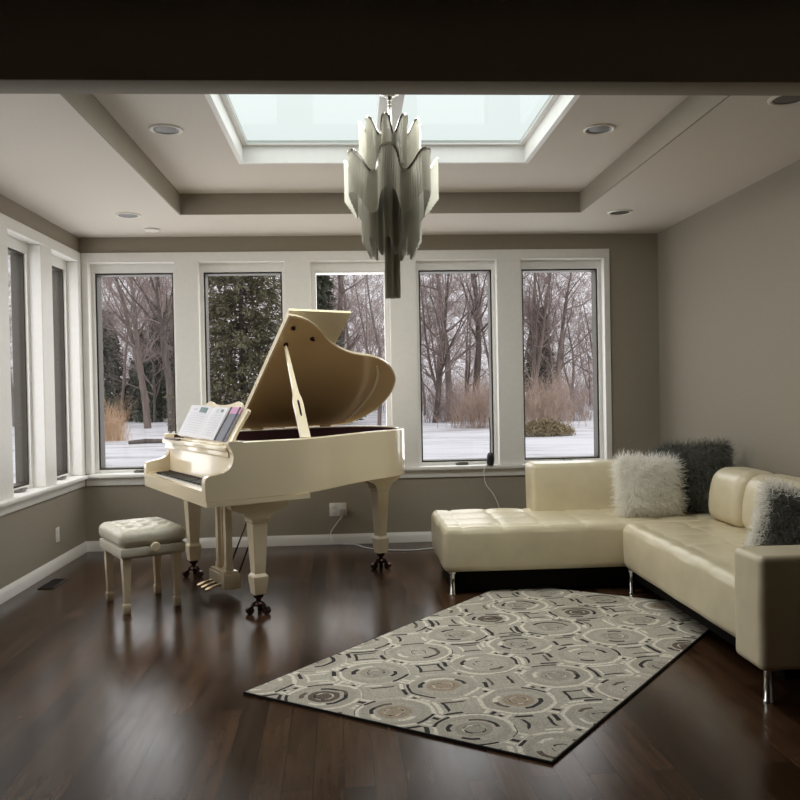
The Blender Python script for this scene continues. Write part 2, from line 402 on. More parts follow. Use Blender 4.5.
# skylight
SM = 0.244
sk = struct('window_8', box(box(box(box(bmesh.new(), SX0, SX0 + .035, SY0, SY1, 2.968, 2.995), SX1 - .035, SX1, SY0, SY1, 2.968, 2.995), SX0 + .035, SX1 - .035, SY0, SY0 + .035, 2.968, 2.995), SX0 + .035, SX1 - .035, SY1 - .035, SY1, 2.968, 2.995), WHITE, label='large two-pane skylight in the raised tray ceiling')
struct('mullion', B(SM - .07, SM + .07, SY0 + .035, SY1 - .035, 2.945, 3.0, bev=.006), WHITE, sk)
for a, b in ((SX0 + .035, SM - .07), (SM + .07, SX1 - .035)):
    struct('glass_pane', B(a, b, SY0 + .035, SY1 - .035, 2.984, 2.988), SKYGLASS, sk)

# casings: flat white surround with openings, sills and aprons
def casing(name, spans, lo, hi, face, axis, label):
    bm = bmesh.new()
    def bx(a, b, z0, z1, d0=face[0], d1=face[1], bev=.003):
        if axis == 'x': box(bm, a, b, min(d0, d1), max(d0, d1), z0, z1, bev, 1)
        else: box(bm, min(d0, d1), max(d0, d1), a, b, z0, z1, bev, 1)
    sp = sorted(spans)
    bx(lo, hi, ZO, ZT)
    edges = [lo] + [v for s in sp for v in s] + [hi]
    for a, b in zip(edges[::2], edges[1::2]): bx(a, b, ZS, ZO)
    return struct(name, bm, WHITE, label=label)
casing('trim_3', BACK, XL + .02, 2.300, (YB - .020, YB + .12), 'x', 'white casing and pilasters around the back windows')
casing('trim_4', LEFT, 3.02, YB - .022, (XL + .020, XL - .12), 'y', 'white casing and pilasters around the left windows')
bm = box(bmesh.new(), XL + .05, 2.335, YB - .060, YB + .10, ZS - .032, ZS, .008)
box(bm, XL + .02, 2.32, YB - .018, YB, ZS - .10, ZS - .032, .006)
struct('trim_5', bm, WHITE, label='white window sill along the back wall')
bm = box(bmesh.new(), XL - .10, XL + .060, 2.99, YB - .061, ZS - .032, ZS, .008)
box(bm, XL, XL + .018, 3.0, YB - .02, ZS - .10, ZS - .032, .006)
struct('trim_6', bm, WHITE, label='white window sill along the left wall')
def baseboard(name, f, label):
    prof = [(0, 0), (.018, 0), (.018, .055), (.014, .068), (.010, .078), (.006, .088), (0, .088)]
    bm = bmesh.new(); prism(bm, prof, lambda p: f(p, 0), lambda p: f(p, 1)); struct(name, bm, WHITE, label=label)
    bm = bmesh.new()
baseboard('baseboard_back', lambda p, s: ((XL, XR)[s], YB - p[0], p[1]), 'white baseboard along the back wall')
baseboard('baseboard_left', lambda p, s: (XL + p[0], (3.0, YB)[s], p[1]), 'white baseboard along the left wall')
baseboard('baseboard_right', lambda p, s: (XR - p[0], (3.0, YB)[s], p[1]), 'white baseboard along the right wall')

def ring(bm, a0, a1, z0, z1, w, f):
    for (p, q, u, v) in ((a0, a0 + w, z0, z1), (a1 - w, a1, z0, z1), (a0 + w, a1 - w, z0, z0 + w), (a0 + w, a1 - w, z1 - w, z1)): f(bm, p, q, u, v)
def window(idx, a, b, side, label, light_frame=False):
    s = -1 if side == 'left' else 1
    wall = XL if side == 'left' else YB
    def fx(d0, d1):
        def g(bm, p, q, u, v):
            lo, hi = sorted((wall + s * d0, wall + s * d1))
            if side == 'left': box(bm, lo, hi, p, q, u, v)
            else: box(bm, p, q, lo, hi, u, v)
        return g
    # white jamb liner, then a white sash head, then dark cladding running outward, then glass
    bm = bmesh.new(); g = fx(.075, .14)
    for (p, q, u, v) in ((a, a + .028, ZS, ZO), (b - .028, b, ZS, ZO), (a + .028, b - .028, ZS, ZS + .026), (a + .028, b - .028, ZO - .075, ZO)): g(bm, p, q, u, v)
    o = struct('window_%d' % idx, bm, WHITE, label=label)
    bm = bmesh.new(); ring(bm, a + .028, b - .028, ZS + .026, ZO - .075, .014, fx(.095, .185 if side == 'left' else .225))
    struct('window_frame', bm, WHITE if light_frame else BRONZE, o)
    bm = bmesh.new(); fx(.112, .118)(bm, a + .042, b - .042, ZS + .040, ZO - .089)
    struct('glass_pane', bm, GLASS, o)
    # operator cover with folding crank
    m = (a + b) / 2 + (.03 if side == 'back' else 0)
    bm = bmesh.new(); g = fx(.035, .076)
    g(bm, m - .055, m + .055, ZS, ZS + .018); g2 = fx(.022, .040); g2(bm, m - .035, m + .045, ZS + .016, ZS + .028)
    struct('crank_handle', bm, HARDWARE, o)
names = ['tall back window nearest the left corner', 'tall back window filled by the evergreen', 'back window behind the raised piano lid', 'back window between the piano and the sofa, black gadget on its sill', 'tall back window above the sofa back']
for i, (a, b) in enumerate(BACK): window(i + 1, a, b, 'back', names[i], i == 2)
for i, (a, b) in enumerate(LEFT): window((6, 7, 9, 10, 11)[i], a, b, 'left', ['left wall window next to the corner', 'left wall window at the picture edge'][i] if i < 2 else None)

# ------------------------------------------------------------------ grand piano
PA = math.atan2(-.873, .4875)
piano = thing('grand_piano', 'cream lacquered grand piano with its lid propped open', 'grand piano', (-.896, 5.487, 0), PA)
Z0, Z1 = .715, 1.055
right_side = catmull([(.71, -.12), (.71, .10), (.708, .24), (.685, .36), (.625, .48), (.54, .62), (.445, .79), (.365, .98), (.29, 1.17), (.17, 1.345), (-.02, 1.475), (-.25, 1.525), (-.46, 1.48), (-.62, 1.35), (-.695, 1.15), (-.70, .9)], 6)
outline = [(-.70, -.12), (-.70, .4)] + right_side[::-1]
def offset(path, d):
    out = []
    for i, p in enumerate(path):
        a, b = path[max(i - 1, 0)], path[min(i + 1, len(path) - 1)]
        tx, ty = b[0] - a[0], b[1] - a[1]; l = math.hypot(tx, ty) or 1
        out.append((p[0] + ty / l * d, p[1] - tx / l * d))
    return out
bm = bmesh.new()
prof = [(.004, Z0), (0, Z0 + .004), (0, Z1 - .007), (.007, Z1), (.041, Z1), (.048, Z1 - .007), (.048, Z0)]
offs = [offset(outline, d) for d, z in prof]
loft(bm, [[(offs[j][i][0], offs[j][i][1], prof[j][1]) for j in range(len(prof))] for i in range(len(outline))])
obj('rim', bm, CREAM, piano, 40)
arm = catmull([(-.350, .716), (-.353, .80), (-.350, .845), (-.330, .861), (-.290, .868), (-.245, .876), (-.210, .893), (-.188, .920), (-.178, .955), (-.180, .985), (-.192, 1.012), (-.205, 1.034), (-.206, 1.052)], 3) + [(-.195, 1.056), (-.119, 1.056), (-.119, .716)]
for x0, sh in ((-.688, .028), (.652, 0)):
    obj('arm', prism(bmesh.new(), arm, lambda p: (x0, p[0] + sh * (p[0] < -.15), p[1]), lambda p: (x0 + .058, p[0] + sh * (p[0] < -.15), p[1])), CREAM, piano)
bm = bmesh.new()
for poly_, za, zb in (([(-.694, -.319), (.713, -.346), (.713, .312), (-.694, .312)], .684, .7148), ([(-.63, -.323), (.652, -.351), (.652, -.316), (-.63, -.288)], .7152, .773)):
    prism(bm, poly_, lambda p: (*p, za), lambda p: (*p, zb))
obj('keybed', bm, CREAM, piano)
bm = bmesh.new()
for i in range(52):
    x = -.612 + i * .02354; yf = -.288 - .028 * (x + .63) / 1.28
    box(bm, x + .0006, x + .0229, yf, -.165, .745, .774, .0015, 1)
obj('white_keys', bm, IVORY, piano)
bm = bmesh.new()
for i in range(51):
    if i % 7 in (1, 4): continue
    x = -.612 + (i + 1) * .02354
    box(bm, x - .0065, x + .0065, -.262, -.165, .774, .788, .002, 1)
obj('black_keys', bm, EBONY, piano)
for s in (-1, 1): obj('cheek_block', B(*sorted((s * .651, s * .614)), -.314, -.165, .7155, .790, .004), CREAM, piano)
obj('fallboard', prism(bmesh.new(), [(-.164, .745), (-.160, .80), (-.150, .985), (-.128, .985), (-.128, .745)], lambda p: (-.651, *p), lambda p: (.651, *p)), CREAM, piano)
obj('name_rail_felt', B(-.613, .613, -.168, -.164, .788, .794), FELT, piano)
bm = box(bmesh.new(), -.645, .645, -.205, .13, .992, 1.022, .008)
box(bm, -.640, .640, -.185, -.168, .955, .992, .004)
obj('music_shelf', bm, CREAM, piano)
# music desk: scrolled board leaning back
def desk_pt(x, v, d): # v along the board, d out of the face
    th = math.radians(62); return (x, -.105 + v * math.cos(th) - d * math.sin(th), 1.0225 + v * math.sin(th) + d * math.cos(th))
top = catmull([(-.50, .232), (-.475, .250), (-.43, .240), (-.36, .270), (-.27, .300), (-.16, .282), (0, .270), (.16, .282), (.27, .300), (.36, .270), (.43, .240), (.475, .250), (.50, .232)], 4)
poly = [(-.46, .0), (-.465, .10)] + top + [(.465, .10), (.46, .0)]
desk = obj('music_desk', prism(bmesh.new(), poly, lambda p: desk_pt(p[0], p[1], 0), lambda p: desk_pt(p[0], p[1], -.018)), CREAM, piano)
obj('music_desk_ledge', B(-.46, .46, -.168, -.128, 1.0222, 1.034, .003), CREAM, desk)
# inside
bm = bmesh.new()
lo_ = [offset(outline, d) for d in (.0485, .0525)]
loft(bm, [[(*lo_[0][i], .755), (*lo_[0][i], 1.046), (*lo_[1][i], 1.046), (*lo_[1][i], .755)] for i in range(len(outline))])
obj('rim_lining', bm, FELT, piano)
inner = offset(outline, .054)
obj('soundboard', prism(bmesh.new(), inner, lambda p: (*p, .74), lambda p: (*p, .752)), SOUNDBOARD, piano)
plate = [(p[0] * .94 - .01, .14 + (p[1] + .12) * .86) for p in offset(outline, .075)]
obj('iron_plate', prism(bmesh.new(), plate, lambda p: (*p, .94), lambda p: (*p, .955)), GOLDPLATE, piano)
bm = bmesh.new(); box(bm, -.62, .62, .135, .20, .955, .985, .004)
obj('pin_block', bm, GOLDPLATE, piano)
bm = bmesh.new()
for i in range(70):
    x = -.56 + i * .0155; e = .30 + (1.10 if x < -.1 else max(.05, 1.02 - (x + .1) * 1.35)) * (.85 if x < -.5 else .92)
    tube(bm, [(x, .20, .975), (x * .9, e, .968)], .0012, 3)
tag(obj('strings', bm, STRING, piano), kind='stuff')
obj('damper_rail', B(-.60, .50, .235, .26, .985, 1.0, .003), EBONY, piano)
# lid
TH_, A0, ZH, B0 = math.radians(38.9), -.70, 1.060, .392
def lid_pt(a, b, h): return (A0 + a * math.cos(TH_) - h * math.sin(TH_), b, ZH + a * math.sin(TH_) + h * math.cos(TH_))
lid_out = [(0, B0), (1.268, B0)] + catmull([(1.262, .405), (1.248, .483), (1.205, .575), (1.127, .678), (.999, .815), (.897, 1.015), (.850, 1.24), (.766, 1.405), (.625, 1.535), (.49, 1.585), (.364, 1.592), (.224, 1.558), (.105, 1.475), (.02, 1.36), (.0, 1.22)], 5)
lid = obj('lid', prism(bmesh.new(), lid_out, lambda p: lid_pt(p[0], p[1], 0), lambda p: lid_pt(p[0], p[1], .02)), CREAM, piano)
obj('front_flap', prism(bmesh.new(), [(.0, B0 + .002), (1.284, B0 + .002), (1.284, .868), (.0, .868)], lambda p: lid_pt(p[0], p[1], .023), lambda p: lid_pt(p[0], p[1], .043)), CREAM, lid)
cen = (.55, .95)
obj('lid_reflection', prism(bmesh.new(), [(cen[0] + (p[0] - cen[0]) * .975, cen[1] + (p[1] - cen[1]) * .975) for p in lid_out], lambda p: lid_pt(p[0], p[1], -.0025), lambda p: lid_pt(p[0], p[1], -.0002)), TANREFLECT, lid)  # thin tan sheet painting the warm reflection onto the lid's cream underside
bat = catmull([(.755, 1.30), (.62, 1.37), (.42, 1.40), (.22, 1.37), (.06, 1.315)], 5)
bm = bmesh.new()
loft(bm, [[lid_pt(p[0], p[1] - .012, -.003), lid_pt(p[0], p[1] + .012, -.003), lid_pt(p[0], p[1] + .009, -.009), lid_pt(p[0], p[1] - .009, -.009)] for p in bat])
obj('lid_batten', bm, CREAM, lid)
def on_lid(a, b, r, h): # little turned knob under the lid
    bm = bmesh.new(); prof_ = [(r, 0), (r, -.006), (r * .5, -.009), (r * .5, -h), (r * .75, -h - .004)]
    c = Vector(lid_pt(a, b, -.0028)); nrm = Vector((-math.sin(TH_), 0, math.cos(TH_))); u = Vector((0, 1, 0)); v = nrm.cross(u)
    loft(bm, [[c + nrm * z + (u * math.cos(2 * PI * k / 12) + v * math.sin(2 * PI * k / 12)) * rr for k in range(12)] for rr, z in prof_])
    return bm
for a, b in ((.98, .465), (1.148, .461), (1.046, .642)): obj('prop_cup', on_lid(a, b, .017, .012), DARKBRASS, lid)
bm = on_lid(1.03, .66, .010, .004)
obj('latch', bm, DARKBRASS, lid)
for b in (.55, .95, 1.15):
    obj('hinge', tube(bmesh.new(), [(-.70, b - .05, 1.062), (-.70, b + .05, 1.062)], .009, 8), BRASS, piano)
# prop stick: paddle with a slot below, slim above
S0, S1 = Vector((.678, .305, 1.052)), Vector(lid_pt(.972, .462, -.012))
ax = (S1 - S0).normalized(); wd = Vector((0, 1, 0)) - ax * ax.y; wd.normalize(); th_ = ax.cross(wd)
def stick_ring(f, w, t=.011): 
    c = S0.lerp(S1, f); return [c - wd * w - th_ * t, c + wd * w - th_ * t, c + wd * w + th_ * t, c - wd * w + th_ * t]
st = obj('prop_stick', loft(bmesh.new(), [stick_ring(f, w) for f, w in ((0, .032), (.1, .031), (.22, .031), (.34, .033), (.40, .030), (.45, .020), (.52, .016), (.7, .013), (.9, .0095), (.985, .006), (1, .004))]), CREAM, piano)
bm = bmesh.new(); loft(bm, [[S0.lerp(S1, f) - wd * w + th_ * .0118, S0.lerp(S1, f) + wd * w + th_ * .0118, S0.lerp(S1, f) + wd * w - th_ * .0118, S0.lerp(S1, f) - wd * w - th_ * .0118] for f, w in ((.21, .003), (.23, .007), (.36, .007), (.38, .003))])
obj('slot', bm, BLACKGAP, st)
# legs with scrolled brackets, casters
def caster(bm, cx, cy):
    lathe(bm, [(.020, .118), (.030, .112), (.030, .098), (.017, .090), (.014, .075), (.026, .068), (.032, .056), (.026, .044)], 16, (cx, cy, 0))
    for k in range(3):
        a = k * 2 * PI / 3 + .5; dx, dy = math.cos(a), math.sin(a)
        tube(bm, [(cx + dx * .01, cy + dy * .01, .062), (cx + dx * .035, cy + dy * .035, .058), (cx + dx * .055, cy + dy * .055, .036)], [.016, .015, .010], 8)
        px, py = -dy, dx
        tube(bm, [(cx + dx * .058 - px * .014, cy + dy * .058 - py * .014, .024), (cx + dx * .058 + px * .014, cy + dy * .058 + py * .014, .024)], .024, 14)
    return bm
def piano_leg(cx, cy, ztop, blk):
    sx = [(-blk, ztop), (-blk, ztop - .022), (-blk * .93, ztop - .026), (-blk * .88, ztop - .040), (-blk * .72, ztop - .056), (-blk * .50, ztop - .070), (-.068, ztop - .088), (-.058, ztop - .105)]
    pr = sx + [(-x, z) for x, z in sx[::-1]]
    bm = bmesh.new()
    prism(bm, pr, lambda p: (cx - .062, cy + p[0], p[1]), lambda p: (cx + .062, cy + p[0], p[1]))
    loft(bm, [sq(cx, cy, ztop - .085, .056), sq(cx, cy, ztop - .122, .056), sq(cx, cy, ztop - .128, .049), sq(cx, cy, .40, .042), sq(cx, cy, .246, .034), sq(cx, cy, .238, .040), sq(cx, cy, .228, .047), sq(cx, cy, .215, .047), sq(cx, cy, .12, .036)])
    lg = obj('leg', bm, CREAM, piano, 25)
    obj('caster', caster(bmesh.new(), cx, cy), DARKBRASS, lg)
piano_leg(.6135, 0, .683, .19); piano_leg(-.6135, 0, .683, .19); piano_leg(0, 1.24, .714, .155)
# lyre
bm = bmesh.new()
for x in (-.045, .105): loft(bm, [sq(x, 0, z, h) for z, h in ((.17, .026), (.20, .026), (.21, .022), (.63, .022), (.64, .028), (.683, .028))])
for x in (.0, .06): tube(bm, [(x, 0, .17), (x, 0, .683)], .007, 8)
box(bm, -.10, .16, -.045, .045, .655, .6835, .004)
lyre = obj('pedal_lyre', bm, CREAM, piano)
obj('pedal_box', box(box(bmesh.new(), -.115, .175, -.06, .06, .055, .155, .008), -.10, .16, -.05, .05, .155, .17, .004), CREAM, lyre)
for x in (-.05, .03, .11):
    bm = bmesh.new(); loft(bm, [[(x - w, y, z - .006), (x + w, y, z - .006), (x + w, y, z + .006), (x - w, y, z + .006)] for y, w, z in ((-.055, .010, .085), (-.09, .010, .082), (-.12, .018, .074), (-.145, .021, .066), (-.16, .013, .060))])
    obj('pedal', bm, BRASS, lyre)
for s in (-.06, .12):
    obj('brace_rod', tube(bmesh.new(), [(s, .06, .13), (s * .9, .30, .683)], .006, 8), DARKBRASS, lyre)

# music on the desk
bk = thing('music_book', 'open music book of white pages leaning on the left of the piano music desk', 'book', (-.896, 5.487, 0), PA)
def page(x0, x1, bow, hgt, lift):
    bm = bmesh.new(); rows = []
    for i in range(13):
        f = i / 12; x = x0 + (x1 - x0) * f; g = bow * math.sin(PI * min(1, f * 1.15)) + lift * f
        rows.append((x, g))
    va = [[bm.verts.new(desk_pt(x, v, .004 + g)) for v in (.013, hgt)] for x, g in rows]
    vb = [[bm.verts.new(desk_pt(x, v, .0005 + g * .15)) for v in (.013, hgt)] for x, g in rows]
    for A in (va, vb):
        for p, q in zip(A, A[1:]): bm.faces.new((p[0], q[0], q[1], p[1]))
    for k in (0, 1):
        for i in range(12): bm.faces.new((va[i][k], va[i + 1][k], vb[i + 1][k], vb[i][k]))
    for i in (0, 12): bm.faces.new((va[i][0], va[i][1], vb[i][1], vb[i][0]))
    return bm
obj('left_page', page(-.15, -.52, .012, .252, .030), PAPER, bk)
obj('right_page', page(-.15, .175, .012, .248, .010), PAPER, bk)
def print_on(x0, x1, v0, v1, bow, lift, sx0, sx1, mtl, nm):
    bm = bmesh.new(); n = 6; ro = []
    for i in range(n + 1):
        x = x0 + (x1 - x0) * i / n; f = (x - sx0) / (sx1 - sx0); g = bow * math.sin(PI * min(1, f * 1.15)) + lift * f
        ro.append([bm.verts.new(desk_pt(x, v, .0052 + g)) for v in (v0, v1)])
    for p, q in zip(ro, ro[1:]): bm.faces.new((p[0], q[0], q[1], p[1]))
    return obj(nm, bm, mtl, bk)
L_, R_ = (.012, .030, -.15, -.52), (.012, .010, -.15, .175)
print_on(-.35, -.44, .212, .230, *L_, INK, 'title'); print_on(-.20, -.31, .200, .240, *L_, PRINT, 'illustration')
for k in range(9): print_on(-.19, -.48, .045 + k * .018, .049 + k * .018, *L_, INK, 'staff_line')
for k in range(9): print_on(-.11, .14, .040 + k * .018, .044 + k * .018, *R_, INK, 'staff_line')
print_on(.0, .05, .205, .230, *R_, INK, 'illustration'); print_on(.08, .12, .210, .232, *R_, PRINT, 'illustration')
bk2 = thing('songbook', 'slate grey songbook with a pink top leaning right of the open music book', 'book', (-.896, 5.487, 0), PA)
def slab(x0, x1, v0, v1, d0, d1):
    bm = bmesh.new(); prism(bm, [(x0, v0), (x1, v0), (x1, v1), (x0, v1)], lambda p: desk_pt(p[0] + p[1] * .12, p[1], d0), lambda p: desk_pt(p[0] + p[1] * .12, p[1], d1)); return bm
obj('pages', slab(.20, .375, .013, .248, .001, .010), PAPER, bk2)
obj('cover', slab(.19, .385, .013, .205, .0102, .013), SLATE, bk2)
obj('cover_top', slab(.19, .385, .2055, .252, .0102, .013), PINK, bk2)
obj('spine_strip', slab(.187, .205, .013, .252, .0132, .016), DARKPAGE, bk2)
obj('spine_strip', slab(.335, .358, .013, .252, .0132, .016), DARKPAGE, bk2)
bk3 = tag(obj('closed_book', box(bmesh.new(), -.60, -.30, -.20, -.172, 1.0225, 1.031, .002), COVERBROWN), 'thin dark brown book lying at the front of the piano shelf', 'book')
bk3.location = (-.896, 5.487, 0); bk3.rotation_euler = (0, 0, PA)

# ------------------------------------------------------------------ piano stool
stool = thing('piano_stool', 'ivory tufted leather piano stool on four tapered cream legs', 'stool', (-1.3765, 5.29, 0), math.radians(-59))
def tuft(p, n):
    x, y, z = p
    if n.z > .25:
        d = 0
        for i in (-1, 0, 1):
            for j in (-1, 0, 1):
                q = math.hypot(x - i * .125, y - j * .105); d -= .017 * math.exp(-(q / .026) ** 2)
        cre = min(abs(((x - y * 1.19) / .125 + .5) % 1 - .5), abs(((x + y * 1.19) / .125 + .5) % 1 - .5))
        d -= .006 * math.exp(-(cre / .08) ** 2)
        d += .020 * (1 - (x / .24) ** 2) * (1 - (y / .20) ** 2)
        return (x, y, z + d * n.z)
    return (x, y, z)
obj('seat', soft_box(-.262, .262, -.212, .212, .408, .512, .045, 44, 38, 2, tuft), BENCHLEATHER, stool, 60)
obj('seat_frame', box(box(bmesh.new(), -.252, .252, -.202, .202, .352, .407, .006), -.240, .240, -.192, .192, .338, .352, .004), BENCHLEATHER, stool)
for s in (-1, 1):
    bm = bmesh.new()
    rings = [[(s * x, r * math.cos(2 * PI * k / 20), .405 + r * math.sin(2 * PI * k / 20)) for k in range(20)] for x, r in ((.250, .010), (.266, .010), (.268, .026), (.274, .030), (.286, .030), (.292, .024))]
    loft(bm, rings); obj('height_knob', bm, CREAM, stool)
for sx in (-1, 1):
    for sy in (-1, 1):
        bm = bmesh.new(); X, Y = sx * .196, sy * .157
        loft(bm, [sq(X, Y, .338, .026), sq(X, Y, .29, .025), sq(X, Y, .062, .0165), sq(X, Y, .056, .021), sq(X, Y, .048, .023), sq(X, Y, .006, .019), sq(X, Y, 0, .016)])
        obj('leg', bm, CREAM, stool, 25)

# ------------------------------------------------------------------ sectional sofa
sofa = thing('sectional_sofa', 'beige leather L-shaped sectional sofa on short chrome legs', 'sofa', (1.7, 5.2, 0))
def sofa_part(name, bm, m=LEATHER): 
    o = obj(name, bm, m, sofa, 50); o.matrix_parent_inverse = Matrix.Translation((-1.7, -5.2, 0)); return o
random.seed(5)
def seat_fn(gx, gy, ox, oy, ztop, wob):
    def f(p, n):
        x, y, z = p
        if n.z > .2:
            sx = abs(((x - ox) / gx + .5) % 1 - .5) * gx; sy = abs(((y - oy) / gy + .5) % 1 - .5) * gy
            d = -.006 * max(math.exp(-(sx / .011) ** 2), math.exp(-(sy / .011) ** 2)) - .010 * math.exp(-((sx * sx + sy * sy) / .0016))
            d += .005 * math.sin(PI * sx / gx) * math.sin(PI * sy / gy)
            d += wob * (math.sin(x * 9 + y * 4) * .5 + math.sin(y * 11 - x * 3) * .5)
            z += d * n.z
        else:
            d = .006 * math.sin(PI * min(1, max(0, (z - .145) / .30)))
            x += n.x * d + n.x * .003 * math.sin(y * 13 + z * 9); y += n.y * d + n.y * .003 * math.sin(x * 13 + z * 9)
        return (x, y, z)
    return f
sofa_part('chaise_seat', soft_box(.565, 2.60, 5.195, 6.02, .148, .440, .045, 110, 48, 4, seat_fn(.27, .27, .70, 5.33, .440, .003)))
sofa_part('main_seat', soft_box(1.738, 2.60, 3.475, 5.185, .148, .447, .05, 48, 90, 4, seat_fn(.27, .27, 1.85, 3.62, .447, .003)))
def lean_y(y0, amt):
    def f(p, n):
        x, y, z = p; k = max(0, (z - .45) / .35)
        return (x, y + amt * k + n.y * .012 * math.sin(PI * min(1, k)), z)
    return f
sofa_part('low_backrest', soft_box(1.292, 2.66, 5.83, 6.075, .30, .782, .035, 12, 4, 6, lean_y(0, .02)))
def lean_x(p, n):
    x, y, z = p; k = max(0, (z - .42) / .38)
    return (x + .05 * k * k + n.x * .02 * math.sin(PI * min(1, k)), y, z + .016 * n.z * math.cos((y - 4.8) * 1.4) * 0)
sofa_part('back_cushion', soft_box(2.355, 2.60, 4.852, 5.30, .435, .790, .075, 8, 18, 6, lean_x))
sofa_part('back_cushion', soft_box(2.355, 2.60, 3.42, 4.836, .435, .790, .075, 8, 26, 6, lean_x))
sofa_part('backrest_frame', soft_box(2.56, 2.69, 3.30, 6.05, .15, .70, .03, 4, 24, 6))
sofa_part('armrest', soft_box(1.655, 2.69, 3.225, 3.470, .148, .628, .032, 12, 5, 6, lambda p, n: (p[0] + n.x * .002 * math.sin(p[2] * 20), p[1] + n.y * .004 * math.sin(p[0] * 9), p[2])))
bm = box(bmesh.new(), .63, 2.56, 5.26, 5.98, .018, .148)
box(bm, 1.80, 2.62, 3.31, 5.2695, .085, .148)
sofa_part('underframe_shade', bm, BLACKGAP)  # black underframe that also stands in for the shadow under the seats
for x, y in ((.625, 5.235), (.72, 5.93), (2.55, 6.0), (1.775, 5.12), (1.72, 3.295), (2.60, 3.295)):
    bm = lathe(bmesh.new(), [(.026, .150), (.026, .140), (.017, .136), (.017, .012), (.021, .008), (.021, .0)], 16, (x, y, 0))
    sofa_part('leg', bm, CHROME)

# ------------------------------------------------------------------ fur cushions
def fur_pillow(label, center, yaw, pitch, roll, w, h, t, m_core, m_front, m_edge=None, length=.05, count=6500, seed=1, curl=.6):
    rng = np.random.default_rng(seed)
    root = thing('fur_cushion', label, 'cushion', center); root.rotation_euler = (pitch, roll, yaw)
    def surf(u, v, side):
        f = max(0., (1 - u ** 4) * (1 - v ** 4)) ** .45
        pin = 1 - .06 * (1 - abs(u)) * 0
        return Vector((u * w / 2 * (1 - .09 * (1 - v * v) * abs(u) - .07 * u ** 4 * v ** 4), side * t / 2 * f, v * h / 2 * (1 - .09 * (1 - u * u) * abs(v) - .07 * u ** 4 * v ** 4)))
    n = 16; bm = bmesh.new()
    for side in (-1, 1):
        g = [[bm.verts.new(surf(-1 + 2 * i / n, -1 + 2 * j / n, side)) for j in range(n + 1)] for i in range(n + 1)]
        for i in range(n):
            for j in range(n): bm.faces.new((g[i][j], g[i + 1][j], g[i + 1][j + 1], g[i][j + 1]))
    bmesh.ops.remove_doubles(bm, verts=bm.verts, dist=1e-5)
    obj('cushion_body', bm, m_core, root, 80)
    for side, zone in [(sd, z) for sd in (-1, 1) for z in ((0, 1) if m_edge else (2,))]:
        verts, faces = [], []; mm = m_edge if zone == 1 else m_front
        for _ in range(count):
            u, v = rng.uniform(-1, 1, 2)
            if rng.random() < .30:
                if rng.random() < .5: u = math.copysign(1 - abs(rng.normal(0, .04)), u)
                else: v = math.copysign(1 - abs(rng.normal(0, .04)), v)
            if zone < 2 and (max(abs(u), abs(v)) > .74 + rng.normal(0, .05)) != (zone == 1): continue
            p = np.array(surf(u, v, side))
            e = .02
            a = np.array(surf(min(1, u + e), v, side) - surf(max(-1, u - e), v, side)); b = np.array(surf(u, min(1, v + e), side) - surf(u, max(-1, v - e), side))
            nr = np.cross(a, b); nr /= np.linalg.norm(nr) + 1e-9
            if nr[1] * side < 0: nr = -nr
            edge = max(abs(u), abs(v)) ** 8
            out = np.array([u if abs(u) > abs(v) else u * .3, 0, v if abs(v) >= abs(u) else v * .3])
            d = nr * (1 - .75 * edge) + out * edge * 1.1 + rng.normal(0, .38, 3) + np.array([0, 0, -.35])
            d /= np.linalg.norm(d)
            L = length * rng.uniform(.65, 1.25); wd_ = rng.uniform(.0018, .0034)
            sd = np.cross(d, rng.normal(0, 1, 3)); sd /= np.linalg.norm(sd) + 1e-9
            bend = rng.normal(0, curl, 3); bend[2] -= .5
            i0 = len(verts); q = p.copy(); dd = d.copy()
            for s in range(4):
                ww = wd_ * (1 - s / 3.6)
                verts.append(q - sd * ww); verts.append(q + sd * ww)
                dd = dd + bend * .38; dd /= np.linalg.norm(dd); q = q + dd * L / 3
            for s in range(3): faces.append((i0 + 2 * s, i0 + 2 * s + 1, i0 + 2 * s + 3, i0 + 2 * s + 2))
        f_ = tag(raw('fur', verts, faces, mm, root, 180), kind='stuff')
        if zone == 1: f_['label'] = 'white fur edging'
    return root
fur_pillow('shaggy white fur cushion leaning on the low backrest', (2.035, 5.50, .638), math.radians(5), math.radians(-14), math.radians(4), .41, .38, .17, FURWHITE, FURWHITE, None, .085, 4200, 1, .95)
fur_pillow('shaggy charcoal fur cushion in the corner of the sofa', (2.395, 5.60, .690), math.radians(-36), math.radians(-13), math.radians(-3), .48, .45, .16, FURDARK, FURDARK, None, .08, 4600, 2, .95)
fur_pillow('grey fur cushion with white fur edging, behind the front armrest', (2.235, 3.90, .600), math.radians(-35), math.radians(-18), math.radians(12), .46, .40, .14, FURGREY, FURGREY, FURWHITE, .055, 5000, 3)

# ------------------------------------------------------------------ rug
RA = math.atan2(2.822 - 3.621, .68 + .514)
rug = thing('area_rug', 'grey patchwork hide rug of ringed medallions, black edged, lying at an angle', 'rug', (-.514, 3.621, 0), RA)
def quad_prism(x0, x1, y0, y1, z0, z1, bm):
    return prism(bm, [(x0, y0), (x1, y0), (x1, y1), (x0, y1)], lambda p: (p[0] + .112 * p[1], p[1], z0), lambda p: (p[0] + .112 * p[1], p[1], z1))
obj('rug_face', quad_prism(.006, 1.431, .006, 2.38, .0005, .011, bmesh.new()), RUG, rug)
bm = bmesh.new()
for a in ((0, 1.437, 0, .006), (0, 1.437, 2.38, 2.386), (0, .006, .006, 2.38), (1.431, 1.437, .006, 2.38)): quad_prism(*a, 0, .0105, bm)
obj('binding', bm, RUGEDGE, rug)

